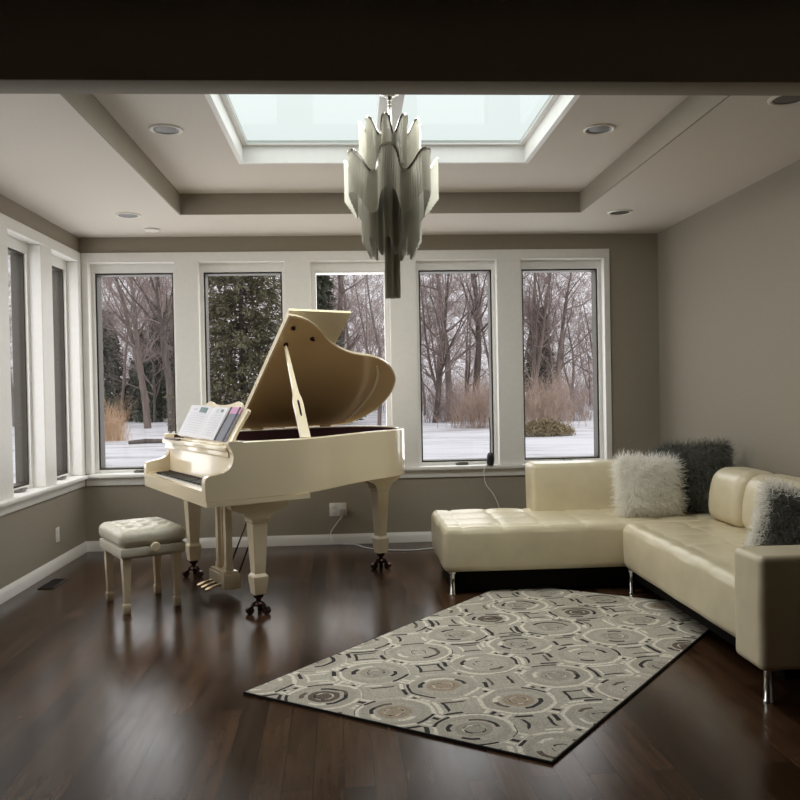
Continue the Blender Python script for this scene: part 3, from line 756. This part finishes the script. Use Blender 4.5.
# ------------------------------------------------------------------ chandelier
CX, CY = .226, 4.38
ch = thing('chandelier', 'tiered nickel chain chandelier with scalloped curtains hanging from the skylight bar', 'chandelier', (CX, CY, 2.955))
def curtain(R, amp, lobes, ztop, wave, drop, sharp=1.0, ph=0, n=640, bot_wave=None):
    """closed undulating curtain: lobes push out where the top edge rises"""
    v, f = [], []; rows = 7; bw = wave if bot_wave is None else bot_wave
    for i in range(n):
        a = 2 * PI * i / n; c = math.cos(lobes * a + ph); cc = math.sin(PI / 2 * c) * sharp + c * (1 - sharp)
        r = R + amp * cc + (.0038 if i % 2 else -.0038)
        for j in range(rows + 1):
            k = j / rows; z = ztop + wave * cc * (1 - k) + bw * cc * k - drop * k
            v.append((r * math.sin(a), -r * math.cos(a), z - 2.955))
    for i in range(n):
        for j in range(rows):
            A, B_ = i * (rows + 1) + j, ((i + 1) % n) * (rows + 1) + j
            f.append((A, B_, B_ + 1, A + 1))
    return v, f
def band(R, amp, lobes, ztop, wave, sharp=1.0, ph=0, n=192):
    bm = bmesh.new(); P = []
    for i in range(n):
        a = 2 * PI * i / n; c = math.cos(lobes * a + ph); cc = math.sin(PI / 2 * c) * sharp + c * (1 - sharp)
        r = R + amp * cc; P.append((r * math.sin(a), -r * math.cos(a), ztop + wave * cc - 2.955))
    rings = []
    for i, p in enumerate(P):
        q = Vector(P[(i + 1) % n]) - Vector(P[i - 1]); q.normalize(); o = Vector((p[0], p[1], 0)).normalized(); u = q.cross(o).normalized(); o = u.cross(q)
        rings.append([bm.verts.new(Vector(p) + o * a + u * b) for a, b in ((-.004, -.006), (.004, -.006), (.004, .006), (-.004, .006))])
    for i in range(n):
        A, B_ = rings[i], rings[(i + 1) % n]
        for k in range(4): bm.faces.new((A[k], A[(k + 1) % 4], B_[(k + 1) % 4], B_[k]))
    return bm
for nm, R, amp, lobes, zt, wv, dr, shp, ph in (('upper_tier', .143, .024, 10, 2.735, .045, .34, .8, 1.92), ('wide_tier', .222, .036, 7, 2.541, .056, .220, .8, .73), ('lower_tier', .138, .022, 10, 2.45, .045, .35, .8, 1.92), ('centre_tube', .036, .006, 6, 2.22, .010, .38, 1, 0)):
    tier = raw(nm, *curtain(R, amp, lobes, zt, wv, dr, shp, ph, n=360 if R > .1 else 90, bot_wave=0 if R < .1 else None), CHAIN, ch, 20)
    obj('metal_band', band(R, amp, lobes, zt, wv, shp, ph), RIBBON, tier)
bm = bmesh.new()
for z, r in ((-.25, .12), (-.44, .19), (-.54, .12)):
    for k in range(4):
        a = k * PI / 2 + .3; tube(bm, [(0, 0, z), (r * math.cos(a), r * math.sin(a), z)], .005, 6)
tube(bm, [(0, 0, -.10), (0, 0, -.72)], .012, 10)
obj('inner_frame', bm, RIBBON, ch)
obj('canopy', lathe(bmesh.new(), [(.062, -.0), (.064, -.012), (.050, -.026), (.018, -.034), (.012, -.05)], 28), RIBBON, ch)
bm = bmesh.new()
for k in range(5):
    bmesh.ops.create_uvsphere(bm, u_segments=12, v_segments=8, radius=.013 - .001 * (k % 2), matrix=Matrix.Translation((0, 0, -.055 - k * .020)))
obj('suspension_beads', bm, RIBBON, ch)

# ------------------------------------------------------------------ small fixtures
def downlight(x, y, z, label):
    t = thing('ceiling_light', label, 'ceiling light', (x, y, z), 0, 'recessed ceiling lights')
    obj('trim_ring', lathe(bmesh.new(), [(.095, 0), (.094, -.006), (.084, -.010), (.074, -.006), (.074, 0)], 32, cap=False), CANRIM, t)
    obj('reflector', lathe(bmesh.new(), [(.0735, -.0045), (.068, -.003), (.060, -.0015)], 32, cap=False), CANDARK, t)
    obj('lamp', lathe(bmesh.new(), [(.060, -.0005), (.058, -.0022), (.03, -.003), (.004, -.0032)], 24), LAMPOFF, t)
downlight(-1.04, 4.72, TH, 'unlit recessed light in the tray, left of the skylight')
downlight(1.479, 4.71, TH, 'unlit recessed light in the tray, right of the skylight')
downlight(-1.669, 6.229, H, 'unlit recessed light in the lower ceiling near the left window corner')
downlight(2.11, 6.226, H, 'unlit recessed light in the lower ceiling above the sofa corner')
downlight(2.105, 3.763, H, 'unlit recessed light at the upper right picture edge by the header')
t = thing('smoke_detector', 'small flat white disc on the ceiling above the corner window', 'detector', (-1.62, 6.759, H))
obj('cover', lathe(bmesh.new(), [(.062, 0), (.062, -.010), (.055, -.018), (.02, -.020)], 28), CANRIM, t)
t = thing('wall_outlet', 'double wall outlet with a plug, on the back wall under the piano', 'outlet', (-.151, YB, .305))
obj('cover_plate', B(-.075, .075, -.007, 0, -.058, .058, .003), PLASTIC, t)
for x in (-.036, .036):
    obj('socket', box(box(bmesh.new(), x - .018, x + .018, -.010, -.007, .006, .040, .003), x - .018, x + .018, -.010, -.007, -.040, -.006, .003), PLASTIC, t)
pl = thing('power_adapter', 'small grey plug-in power adapter in the outlet behind the piano', 'plug', (-.11, YB - .0105, .30))
obj('plug_body', B(-.025, .028, -.040, 0, -.045, .012, .006), mat('grey plastic', (.42, .41, .39), .4), pl)
obj('plug_cord', tube(bmesh.new(), catmull([(0, -.02, -.045), (-.06, -.02, -.12), (-.11, -.018, -.20), (-.09, -.04, -.27), (0, -.045, -.2915)], 5), .004, 6), PLASTIC, pl)
t = thing('wall_plate', 'small white plate low on the left wall by the corner', 'outlet', (XL, 6.438, .262), PI / 2)
obj('cover_plate', B(-.04, .04, -.007, 0, -.058, .058, .003), PLASTIC, t)
obj('socket', box(box(bmesh.new(), -.018, .018, -.010, -.007, .006, .040, .003), -.018, .018, -.010, -.007, -.040, -.006, .003), PLASTIC, t)
t = thing('floor_register', 'dark slotted floor register beside the left baseboard', 'vent', (-2.165, 5.905, 0))
bm = box(bmesh.new(), -.055, .055, -.15, .15, 0, .006, .002)
for k in range(12): box(bm, -.042, .042, -.132 + k * .0235, -.124 + k * .0235, .006, .009)
obj('grate', bm, REGISTER, t)
t = thing('sensor', 'small black oval gadget standing on the back window sill', 'gadget', (1.196, 7.055, ZS))
obj('body', lathe(bmesh.new(), [(.022, 0), (.030, .008), (.034, .05), (.031, .085), (.020, .108), (.006, .115)], 20), BLACKPLASTIC, t)
obj('antenna', tube(bmesh.new(), [(0, .01, .10), (.004, .012, .28), (-.002, .012, .42)], .005, 6), BLACKPLASTIC, t)
t = tag(obj('gadget_cable', tube(bmesh.new(), catmull([(1.17, 7.045, .670), (1.15, 7.040, .655), (1.135, 7.038, .60), (1.15, 7.035, .50), (1.22, 7.03, .40), (1.27, 7.03, .25), (1.25, 7.0, .05), (1.15, 6.95, .006)], 6), .004, 6), PLASTIC), 'thin white cord hanging from the black gadget down behind the sofa', 'cord')
t = tag(obj('power_cable', tube(bmesh.new(), catmull([(-.11, 7.063, .006), (0, 7.03, .006), (.10, 6.86, .006), (.30, 6.74, .006), (.50, 6.72, .006), (.70, 6.80, .006), (.95, 6.93, .006)], 6), .005, 6), PLASTIC), 'pale cord lying on the floor between piano outlet and sofa', 'cord')

# ------------------------------------------------------------------ outside: snowy yard and winter woods
GZ = -.45
rng = np.random.default_rng(4)
def ground_z(x, y):
    d = max(0, y - 62); return GZ + .055 * math.sin(x * .6) * math.sin(y * .35) + d * .012
gx = np.linspace(-75, 60, 70); gy = np.concatenate([np.linspace(-12, 60, 60), np.linspace(64, 140, 20)])
verts = [(x, y, ground_z(x, y) if y > 12 else GZ) for y in gy for x in gx]; nx = len(gx)
faces = [(j * nx + i, j * nx + i + 1, (j + 1) * nx + i + 1, (j + 1) * nx + i) for j in range(len(gy) - 1) for i in range(nx - 1)]
tag(raw('ground', verts, faces, SNOW), 'snow-covered yard outside the windows', None, None, 'structure')

def grow_tree(seed, height, r0, lean=0.0, fork=0, dens=1.0, spread=1.0, first=.25):
    """returns (trunk verts, faces), (twig verts, faces)"""
    R = np.random.default_rng(seed); T = ([], []); W = ([], [])
    def tube_(store, P, rad, n):
        V, F = store; i0 = len(V)
        for i, p in enumerate(P):
            d = P[min(i + 1, len(P) - 1)] - P[max(i - 1, 0)]; d = d / (np.linalg.norm(d) + 1e-9)
            a = np.cross(d, (.3, .9, .1)); a /= np.linalg.norm(a) + 1e-9; b = np.cross(d, a)
            for k in range(n): V.append(p + (a * math.cos(2 * PI * k / n) + b * math.sin(2 * PI * k / n)) * rad[i])
        for i in range(len(P) - 1):
            for k in range(n): F.append((i0 + i * n + k, i0 + i * n + (k + 1) % n, i0 + (i + 1) * n + (k + 1) % n, i0 + (i + 1) * n + k))
    def branch(p, d, L, r, lev):
        ns = (9, 6, 4, 3)[lev]; P = [p]; rad = [r]; q = p.copy(); dd = d.copy()
        for s in range(ns):
            dd = dd + R.normal(0, (.05, .13, .2, .25)[lev], 3) + np.array([0, 0, (.03, .07, .05, .0)[lev]]); dd /= np.linalg.norm(dd)
            q = q + dd * L / ns; P.append(q.copy()); rad.append(max(.006, r * (1 - .85 * (s + 1) / ns)))
        tube_(T if lev == 0 or (lev == 1 and r > .05) else W, P, rad, (7, 5, 3, 3)[lev])
        if lev == 3: return
        nb = int((16, 8, 5)[lev] * dens)
        for _ in range(nb):
            f = R.uniform(first if lev == 0 else .15, .98); i = min(int(f * ns), ns - 1); g = f * ns - i
            b0 = P[i] * (1 - g) + P[i + 1] * g; rr = rad[i] * (1 - g) + rad[i + 1] * g
            t_ = P[i + 1] - P[i]; t_ /= np.linalg.norm(t_); s_ = np.cross(t_, R.normal(0, 1, 3)); s_ /= np.linalg.norm(s_) + 1e-9
            an = math.radians(R.uniform(28, 65) * spread); nd = t_ * math.cos(an) + s_ * math.sin(an)
            branch(b0, nd, L * R.uniform(.30, .58) * (1.05 - .55 * f), max(.008, rr * R.uniform(.35, .6)), lev + 1)
    branch(np.zeros(3), np.array([lean, 0, 1.0]) / math.hypot(lean, 1), height, r0, 0)
    if fork:
        branch(np.array([0, 0, height * .12]), np.array([fork, .1, 1.0]) / math.sqrt(fork * fork + 1.01), height * .85, r0 * .75, 0)
    return T, W
def tree_proto(name, mt, mw, *a, **k):
    T, W = grow_tree(*a, **k)
    t = raw(name, *T, mt); b = raw('twigs', *W, mw, t); return t
def copy_tree(o, parent=None):
    c = o.copy(); C.objects.link(c)
    if parent: c.parent = parent
    for ch_ in list(o.children): copy_tree(ch_, c)
    return c
def place(proto, used, x, y, rz, s, label, cat, group=None):
    o = proto if proto.name not in used else copy_tree(proto)
    used.add(proto.name); o.location = (x, y, ground_z(x, y) - .05); o.rotation_euler = (0, 0, rz); o.scale = (s, s, s)
    return tag(o, label, cat, group)
used = set()
protos = [tree_proto('bare_tree', BARK, TWIG, 11, 11.5, .22, 0, 0, 1.1), tree_proto('bare_tree', BARK, TWIG, 12, 12, .20, .05, .22, 1.1),
          tree_proto('bare_tree', BARKDARK, TWIG, 13, 10, .15, -.04, 0, 1.2, 1.1, .12), tree_proto('bare_tree', BARK, TWIG, 14, 9, .11, .03, .35, 1.2, 1, .1),
          tree_proto('bare_tree', BARKDARK, TWIG, 15, 12, .24, 0, 0, 1.0, .95, .35),
          tree_proto('bare_tree', BARK, TWIG, 16, 11.5, .10, .02, 0, 1.3, 1.1, .2), tree_proto('bare_tree', BARK, TWIG, 17, 12, .09, -.05, .18, 1.25, 1.1, .2), tree_proto('bare_tree', BARKDARK, TWIG, 18, 10.5, .085, .06, .3, 1.3, 1.15, .15)]
# the trunks one can point to: pixel column and distance were turned into places beforehand
for pi, x, y, rz, s, lab in (
        (0, 5.55, 46, 0.4, 1.05, 'thick straight bare tree, left of the pair in the window between piano and sofa'),
        (4, 6.75, 45, 2.2, 1.0, 'thick straight bare tree, right of the pair in the window between piano and sofa'),
        (2, 4.35, 43, 1.0, 1.1, 'dark low-branching tree at the lower left of the window between piano and sofa'),
        (1, 10.6, 47, 0.2, 1.0, 'forked bare tree in the window above the sofa'),
        (0, 12.2, 48, 4.0, .9, 'straight bare tree right of the forked one above the sofa'),
        (4, -8.6, 39, 0.9, .92, 'thick dark trunk at the right of the corner window'),
        (1, -11.0, 44, 3.0, 1.0, 'slim forked bare tree at the left of the corner window'),
        (3, 1.2, 38, 1.7, .95, 'bare tree seen beyond the piano lid'),
        (0, -.6, 46, 2.8, 1.0, 'tall bare tree seen above the piano lid')):
    place(protos[pi], used, x, y, rz, s, lab, 'tree')
rr = random.Random(8)
for i in range(64):
    y = 50 + (i % 4) * 7 + rr.uniform(-2.5, 2.5); x = y * (-.52 + .88 * ((i * 0.618034) % 1)) + rr.uniform(-1, 1)
    place(protos[(3, 5, 6, 7, 2)[i % 5]], used, x, y, rr.uniform(0, 6.28), rr.uniform(.8, 1.2), 'bare winter tree in the woods beyond the snowy yard', 'tree', 'bare trees of the distant woods')
for i in range(8):
    y = 34 + (i % 3) * 9 + rr.uniform(-2, 2); x = -y * (.44 + .035 * i)
    place(protos[rr.randrange(5)], used, x, y, rr.uniform(0, 6.28), rr.uniform(.7, 1.0), 'bare tree outside the left wall windows', 'tree', 'bare trees outside the left windows')

def brush(n, fx, hmin, hmax, rad, seed, arch=.5, sub=3, dome=None):
    R = np.random.default_rng(seed); V, F = [], []
    def st(P, r):
        i0 = len(V)
        for i, p in enumerate(P):
            q = r * (1 - .7 * i / (len(P) - 1))
            for k in range(3): V.append((p[0] + q * math.cos(2.094 * k), p[1] + q * math.sin(2.094 * k), p[2]))
        for i in range(len(P) - 1):
            for k in range(3): F.append((i0 + i * 3 + k, i0 + i * 3 + (k + 1) % 3, i0 + i * 3 + 3 + (k + 1) % 3, i0 + i * 3 + 3 + k))
    for _ in range(n):
        x, y, z, sc = fx(R); sc *= dome(x, y) if dome else 1; h = R.uniform(hmin, hmax) * sc; a = R.uniform(0, 2 * PI); sp = R.uniform(.1, arch) * h
        P = [(x + sp * f ** 1.5 * math.cos(a), y + sp * f ** 1.5 * math.sin(a), z + h * f * (1 - .25 * f * arch)) for f in (0, .25, .5, .75, 1)]
        st(P, R.uniform(.6, 1.2) * rad)
        for _ in range(sub):
            k = R.integers(1, 4); b = np.array(P[k]); d = R.normal(0, .5, 3); d[2] = abs(d[2]) + .4; d *= h * .35 / np.linalg.norm(d)
            st([b, b + d * .5 + R.normal(0, .04, 3), b + d], rad * .6)
    return V, F
def line_fx(x0, x1, y0, y1): 
    return lambda R: (lambda x, y: (x, y, ground_z(x, y), R.uniform(.5, 1.1)))(R.uniform(x0, x1), R.uniform(y0, y1))
tag(raw('undergrowth', *brush(4200, line_fx(-48, 34, 63, 84), 2.0, 5.4, .020, 21, .4, 4), TWIG), 'grey brown thicket at the foot of the distant woods', 'undergrowth', None, 'stuff')
def clump_fx(rx, ry): return lambda R: (R.normal(0, rx * .45), R.normal(0, ry * .45), 0, 1)
def bush(name, label, x, y, m, n, rx, h0, h1, rad, seed, arch, sub=4, cat='bush'):
    o = tag(raw(name, *brush(n, clump_fx(rx, rx), h0, h1, rad, seed, arch, sub, lambda x, y: .35 + .75 * math.exp(-(x * x + y * y) / (rx * rx * .5))), m), label, cat)
    o.location = (x, y, ground_z(x, y)); return o
bush('bare_bush', 'wide tan bush in the window above the sofa', 8.6, 36, TAN, 230, 1.5, 1.4, 3.4, .010, 31, 1.2, 10)
bush('bare_bush', 'upright tan bush at the lower right of the window beside the sofa', 5.75, 37, TAN, 200, 1.2, 1.2, 3.2, .010, 32, 1.1, 10)
bush('bare_bush', 'brown bush standing behind the tan one in the window above the sofa', 11.2, 42, TWIG, 200, 1.8, .8, 3.0, .011, 33, 1.1, 9)
bush('bare_bush', 'brown bush between the trunks in the window beside the sofa', 5.3, 44, TWIG, 200, 1.8, .8, 3.2, .011, 34, 1.1, 9)
bush('ornamental_grass', 'orange straw-coloured grass clump low in the corner window', -9.7, 33, STRAW, 380, .75, .7, 2.1, .007, 35, .5, 2, 'grass clump')
def leafy(rx, ry, h, n, size, seed):
    R = np.random.default_rng(seed); V, F = [], []
    for _ in range(n):
        a = R.uniform(0, 2 * PI); r = math.sqrt(R.uniform(0, 1)); z = h * (1 - r * r * .8) * R.uniform(.1, 1) ** .6
        c = np.array([rx * r * math.cos(a), ry * r * math.sin(a), z]) + R.normal(0, .04, 3)
        u = R.normal(0, 1, 3); u[2] = abs(u[2]) * .8 + .2; u /= np.linalg.norm(u); w_ = np.cross(u, R.normal(0, 1, 3)); w_ /= np.linalg.norm(w_)
        i0 = len(V); s = size * R.uniform(.6, 1.4)
        V += [c, c + u * s * .6 + w_ * s * .18, c + u * s * 1.3, c + u * s * .6 - w_ * s * .18]; F.append((i0, i0 + 1, i0 + 2, i0 + 3))
    return V, F
for nm, lab, x, y, rx, ry, h, n, sz, sd, m in (('low_shrub', 'low golden green shrub on the snow outside the window above the sofa', 6.95, 29.2, 1.05, .7, .58, 5200, .10, 41, GOLDENSHRUB),):
    o = tag(raw(nm, *leafy(rx, ry, h, n, sz, sd), m), lab, 'shrub'); o.location = (x, y, ground_z(x, y) - .02)
    V, F = brush(90, clump_fx(rx * .8, ry * .8), .3, .6, .012, 42, .5, 1); raw('stems', V, F, TWIG, o)

def conifer(height, R0, whorls, per, sprays, blade, seed, droop, first=.04, tp=.8):
    R = np.random.default_rng(seed); V, F, TV, TF = [], [], [], []
    n = 7
    for z, r in ((0, height * .018), (height * .5, height * .011), (height, .01)):
        for k in range(n): TV.append((r * math.cos(2 * PI * k / n), r * math.sin(2 * PI * k / n), z))
    for i in range(2):
        for k in range(n): TF.append((i * n + k, i * n + (k + 1) % n, (i + 1) * n + (k + 1) % n, (i + 1) * n + k))
    for wv in range(whorls):
        f = first + (1 - first) * wv / whorls; z = f * height; L = R0 * (1 - f) ** tp + .08
        for b in range(per):
            a = R.uniform(0, 2 * PI); dx = np.array([math.cos(a), math.sin(a), 0]); l = L * R.uniform(.7, 1.1)
            rise = R.uniform(.0, .35)
            i0 = len(TV); end = dx * l + np.array([0, 0, z + rise * l - droop * l])
            for q, r in ((np.array([0, 0, z]), .02), (end, .006)):
                for k in range(3): TV.append(q + r * np.array([math.cos(2.1 * k), math.sin(2.1 * k), math.cos(2.1 * k) * .5]))
            for k in range(3): TF.append((i0 + k, i0 + (k + 1) % 3, i0 + 3 + (k + 1) % 3, i0 + 3 + k))
            for s in range(sprays):
                g = R.uniform(.12, 1.05) ** .8; c = dx * l * g + np.array([0, 0, z + rise * l * g - droop * l * g * g]) + R.normal(0, .05 * l, 3) * np.array([1, 1, .5])
                d = dx * .8 + R.normal(0, .6, 3); d[2] -= .25; d /= np.linalg.norm(d); sd_ = np.cross(d, R.normal(0, 1, 3)); sd_ /= np.linalg.norm(sd_)
                bl = blade * R.uniform(.6, 1.4); j0 = len(V)
                V += [c, c + d * bl * .5 + sd_ * bl * .17, c + d * bl, c + d * bl * .5 - sd_ * bl * .17]; F.append((j0, j0 + 1, j0 + 2, j0 + 3))
    return (TV, TF), (V, F)
def conifer_obj(label, x, y, *a, m=DARKGREEN, group=None):
    (TV, TF), (V, F) = conifer(*a); t_ = raw('evergreen_tree', TV, TF, BARKDARK); raw('needles', V, F, m, t_)
    t_.location = (x, y, ground_z(x, y) - .05); return tag(t_, label, 'tree', group)
conifer_obj('large olive green evergreen filling the second back window from the left', -2.75, 20.5, 6.6, 1.75, 60, 12, 24, .15, 51, .22, .03, .42, m=OLIVE)
e1 = conifer_obj('dark conical evergreen in the middle of the corner window', -12.6, 54, 8.0, 1.5, 40, 9, 14, .42, 52, .2)
for x, y, s, lab in ((-14.6, 57, .8, 'dark evergreen at the left of the corner window'), (-11.1, 58, .9, 'dark evergreen right of centre in the corner window'), (-16.6, 56, .95, 'evergreen hidden by the left edge of the corner window'), (-13.4, 62, 1.1, 'evergreen behind the others in the corner window'), (13.6, 58, .95, 'evergreen among the bare trees at the right of the window above the sofa'), (-1.9, 44, 1.2, 'evergreen at the left edge of the window behind the piano lid')):
    o = copy_tree(e1); o.location = (x, y, ground_z(x, y) - .05); o.scale = (s, s, s); tag(o, lab, 'tree')
bm = tube(bmesh.new(), [(-.9, 0, .06), (-.3, .05, .10), (.4, 0, .09), (1.0, -.1, .07)], [.07, .09, .08, .05], 8)
o = tag(obj('fallen_log', bm, BARKDARK), 'dark fallen log on the snow in the corner window', 'log'); o.location = (-7.3, 30, GZ)

# ------------------------------------------------------------------ light: overcast sky, sampled through the openings, and fill lamps added in them
w = bpy.data.worlds.new('overcast sky'); SC.world = w; w.use_nodes = True
t = w.node_tree; n = t.nodes; bg = n['Background']
tc = n.new('ShaderNodeTexCoord'); sp = n.new('ShaderNodeSeparateXYZ'); t.links.new(tc.outputs['Generated'], sp.inputs[0])
rp = n.new('ShaderNodeValToRGB'); e = rp.color_ramp.elements
ZEN = 0.62
e[0].position = 0.0; e[0].color = (0.155, 0.150, 0.158, 1)
e[1].position = 1.0; e[1].color = (.26, .257, .255, 1)
e2 = e.new(0.30); e2.color = (0.185, 0.180, 0.187, 1)
e3 = e.new(0.55); e3.color = (0.225, 0.221, 0.224, 1)
t.links.new(sp.outputs['Z'], rp.inputs[0]); t.links.new(rp.outputs[0], bg.inputs[0]); bg.inputs[1].default_value = 6.4
def portal(loc, rot, sx, sy):
    l = bpy.data.lights.new('sky portal', 'AREA'); l.shape = 'RECTANGLE'; l.size = sx; l.size_y = sy; l.cycles.is_portal = True
    o = bpy.data.objects.new('daylight_portal', l); C.objects.link(o); o.location = loc; o.rotation_euler = rot
for a, b in BACK: portal(((a + b) / 2, YB + .24, (ZS + ZO) / 2), (-PI / 2, 0, 0), b - a, ZO - ZS)
for a, b in LEFT: portal((XL - .24, (a + b) / 2, (ZS + ZO) / 2), (0, -PI / 2, 0), ZO - ZS, b - a)
portal(((SX0 + SX1) / 2, (SY0 + SY1) / 2, 3.01), (0, 0, 0), SX1 - SX0, SY1 - SY0)
def daylight(loc, rot, sx, sy, radiance, col=(1, .985, .96)):  # added lamps in each opening, lifting the room above the sky's own light
    l = bpy.data.lights.new('window fill lamp', 'AREA'); l.shape = 'RECTANGLE'; l.size = sx; l.size_y = sy
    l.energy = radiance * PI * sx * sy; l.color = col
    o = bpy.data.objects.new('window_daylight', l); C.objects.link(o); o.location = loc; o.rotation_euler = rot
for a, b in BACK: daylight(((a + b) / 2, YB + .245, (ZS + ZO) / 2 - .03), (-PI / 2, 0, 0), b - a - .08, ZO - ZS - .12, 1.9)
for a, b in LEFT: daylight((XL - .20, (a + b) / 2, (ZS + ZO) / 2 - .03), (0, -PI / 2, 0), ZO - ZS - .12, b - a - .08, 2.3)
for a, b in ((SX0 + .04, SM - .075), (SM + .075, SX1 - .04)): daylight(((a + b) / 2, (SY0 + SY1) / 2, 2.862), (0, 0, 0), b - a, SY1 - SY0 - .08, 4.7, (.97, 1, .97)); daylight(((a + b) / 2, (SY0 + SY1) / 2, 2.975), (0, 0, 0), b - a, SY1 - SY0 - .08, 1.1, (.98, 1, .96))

# ------------------------------------------------------------------ camera and view
yaw, pitch, roll, fpx, ch_ = 0.05791, -0.01216, -0.01859, 808.94, 1.3403
F_ = Vector((math.sin(yaw) * math.cos(pitch), math.cos(yaw) * math.cos(pitch), math.sin(pitch)))
R0_ = Vector((math.cos(yaw), -math.sin(yaw), 0)); U0_ = R0_.cross(F_)
Rv = R0_ * math.cos(roll) + U0_ * math.sin(roll); Uv = -R0_ * math.sin(roll) + U0_ * math.cos(roll)
cam = bpy.data.cameras.new('camera'); co = bpy.data.objects.new('camera', cam); C.objects.link(co)
M = Matrix((Rv, Uv, -F_)).transposed().to_4x4(); M.translation = (0, 0, ch_); co.matrix_world = M
cam.sensor_width = 36; cam.lens = fpx / 800 * 36; cam.clip_end = 400
SC.camera = co
SC.view_settings.view_transform = 'Standard'; SC.view_settings.look = 'None'; SC.view_settings.gamma = 1
SC.view_settings.use_curve_mapping = False; SC.view_settings.exposure = 0.0
cy = SC.cycles
cy.use_denoising = True; cy.max_bounces = 10; cy.diffuse_bounces = 6; cy.glossy_bounces = 5; cy.transparent_max_bounces = 16
cy.caustics_reflective = False; cy.caustics_refractive = False; cy.sample_clamp_indirect = 6
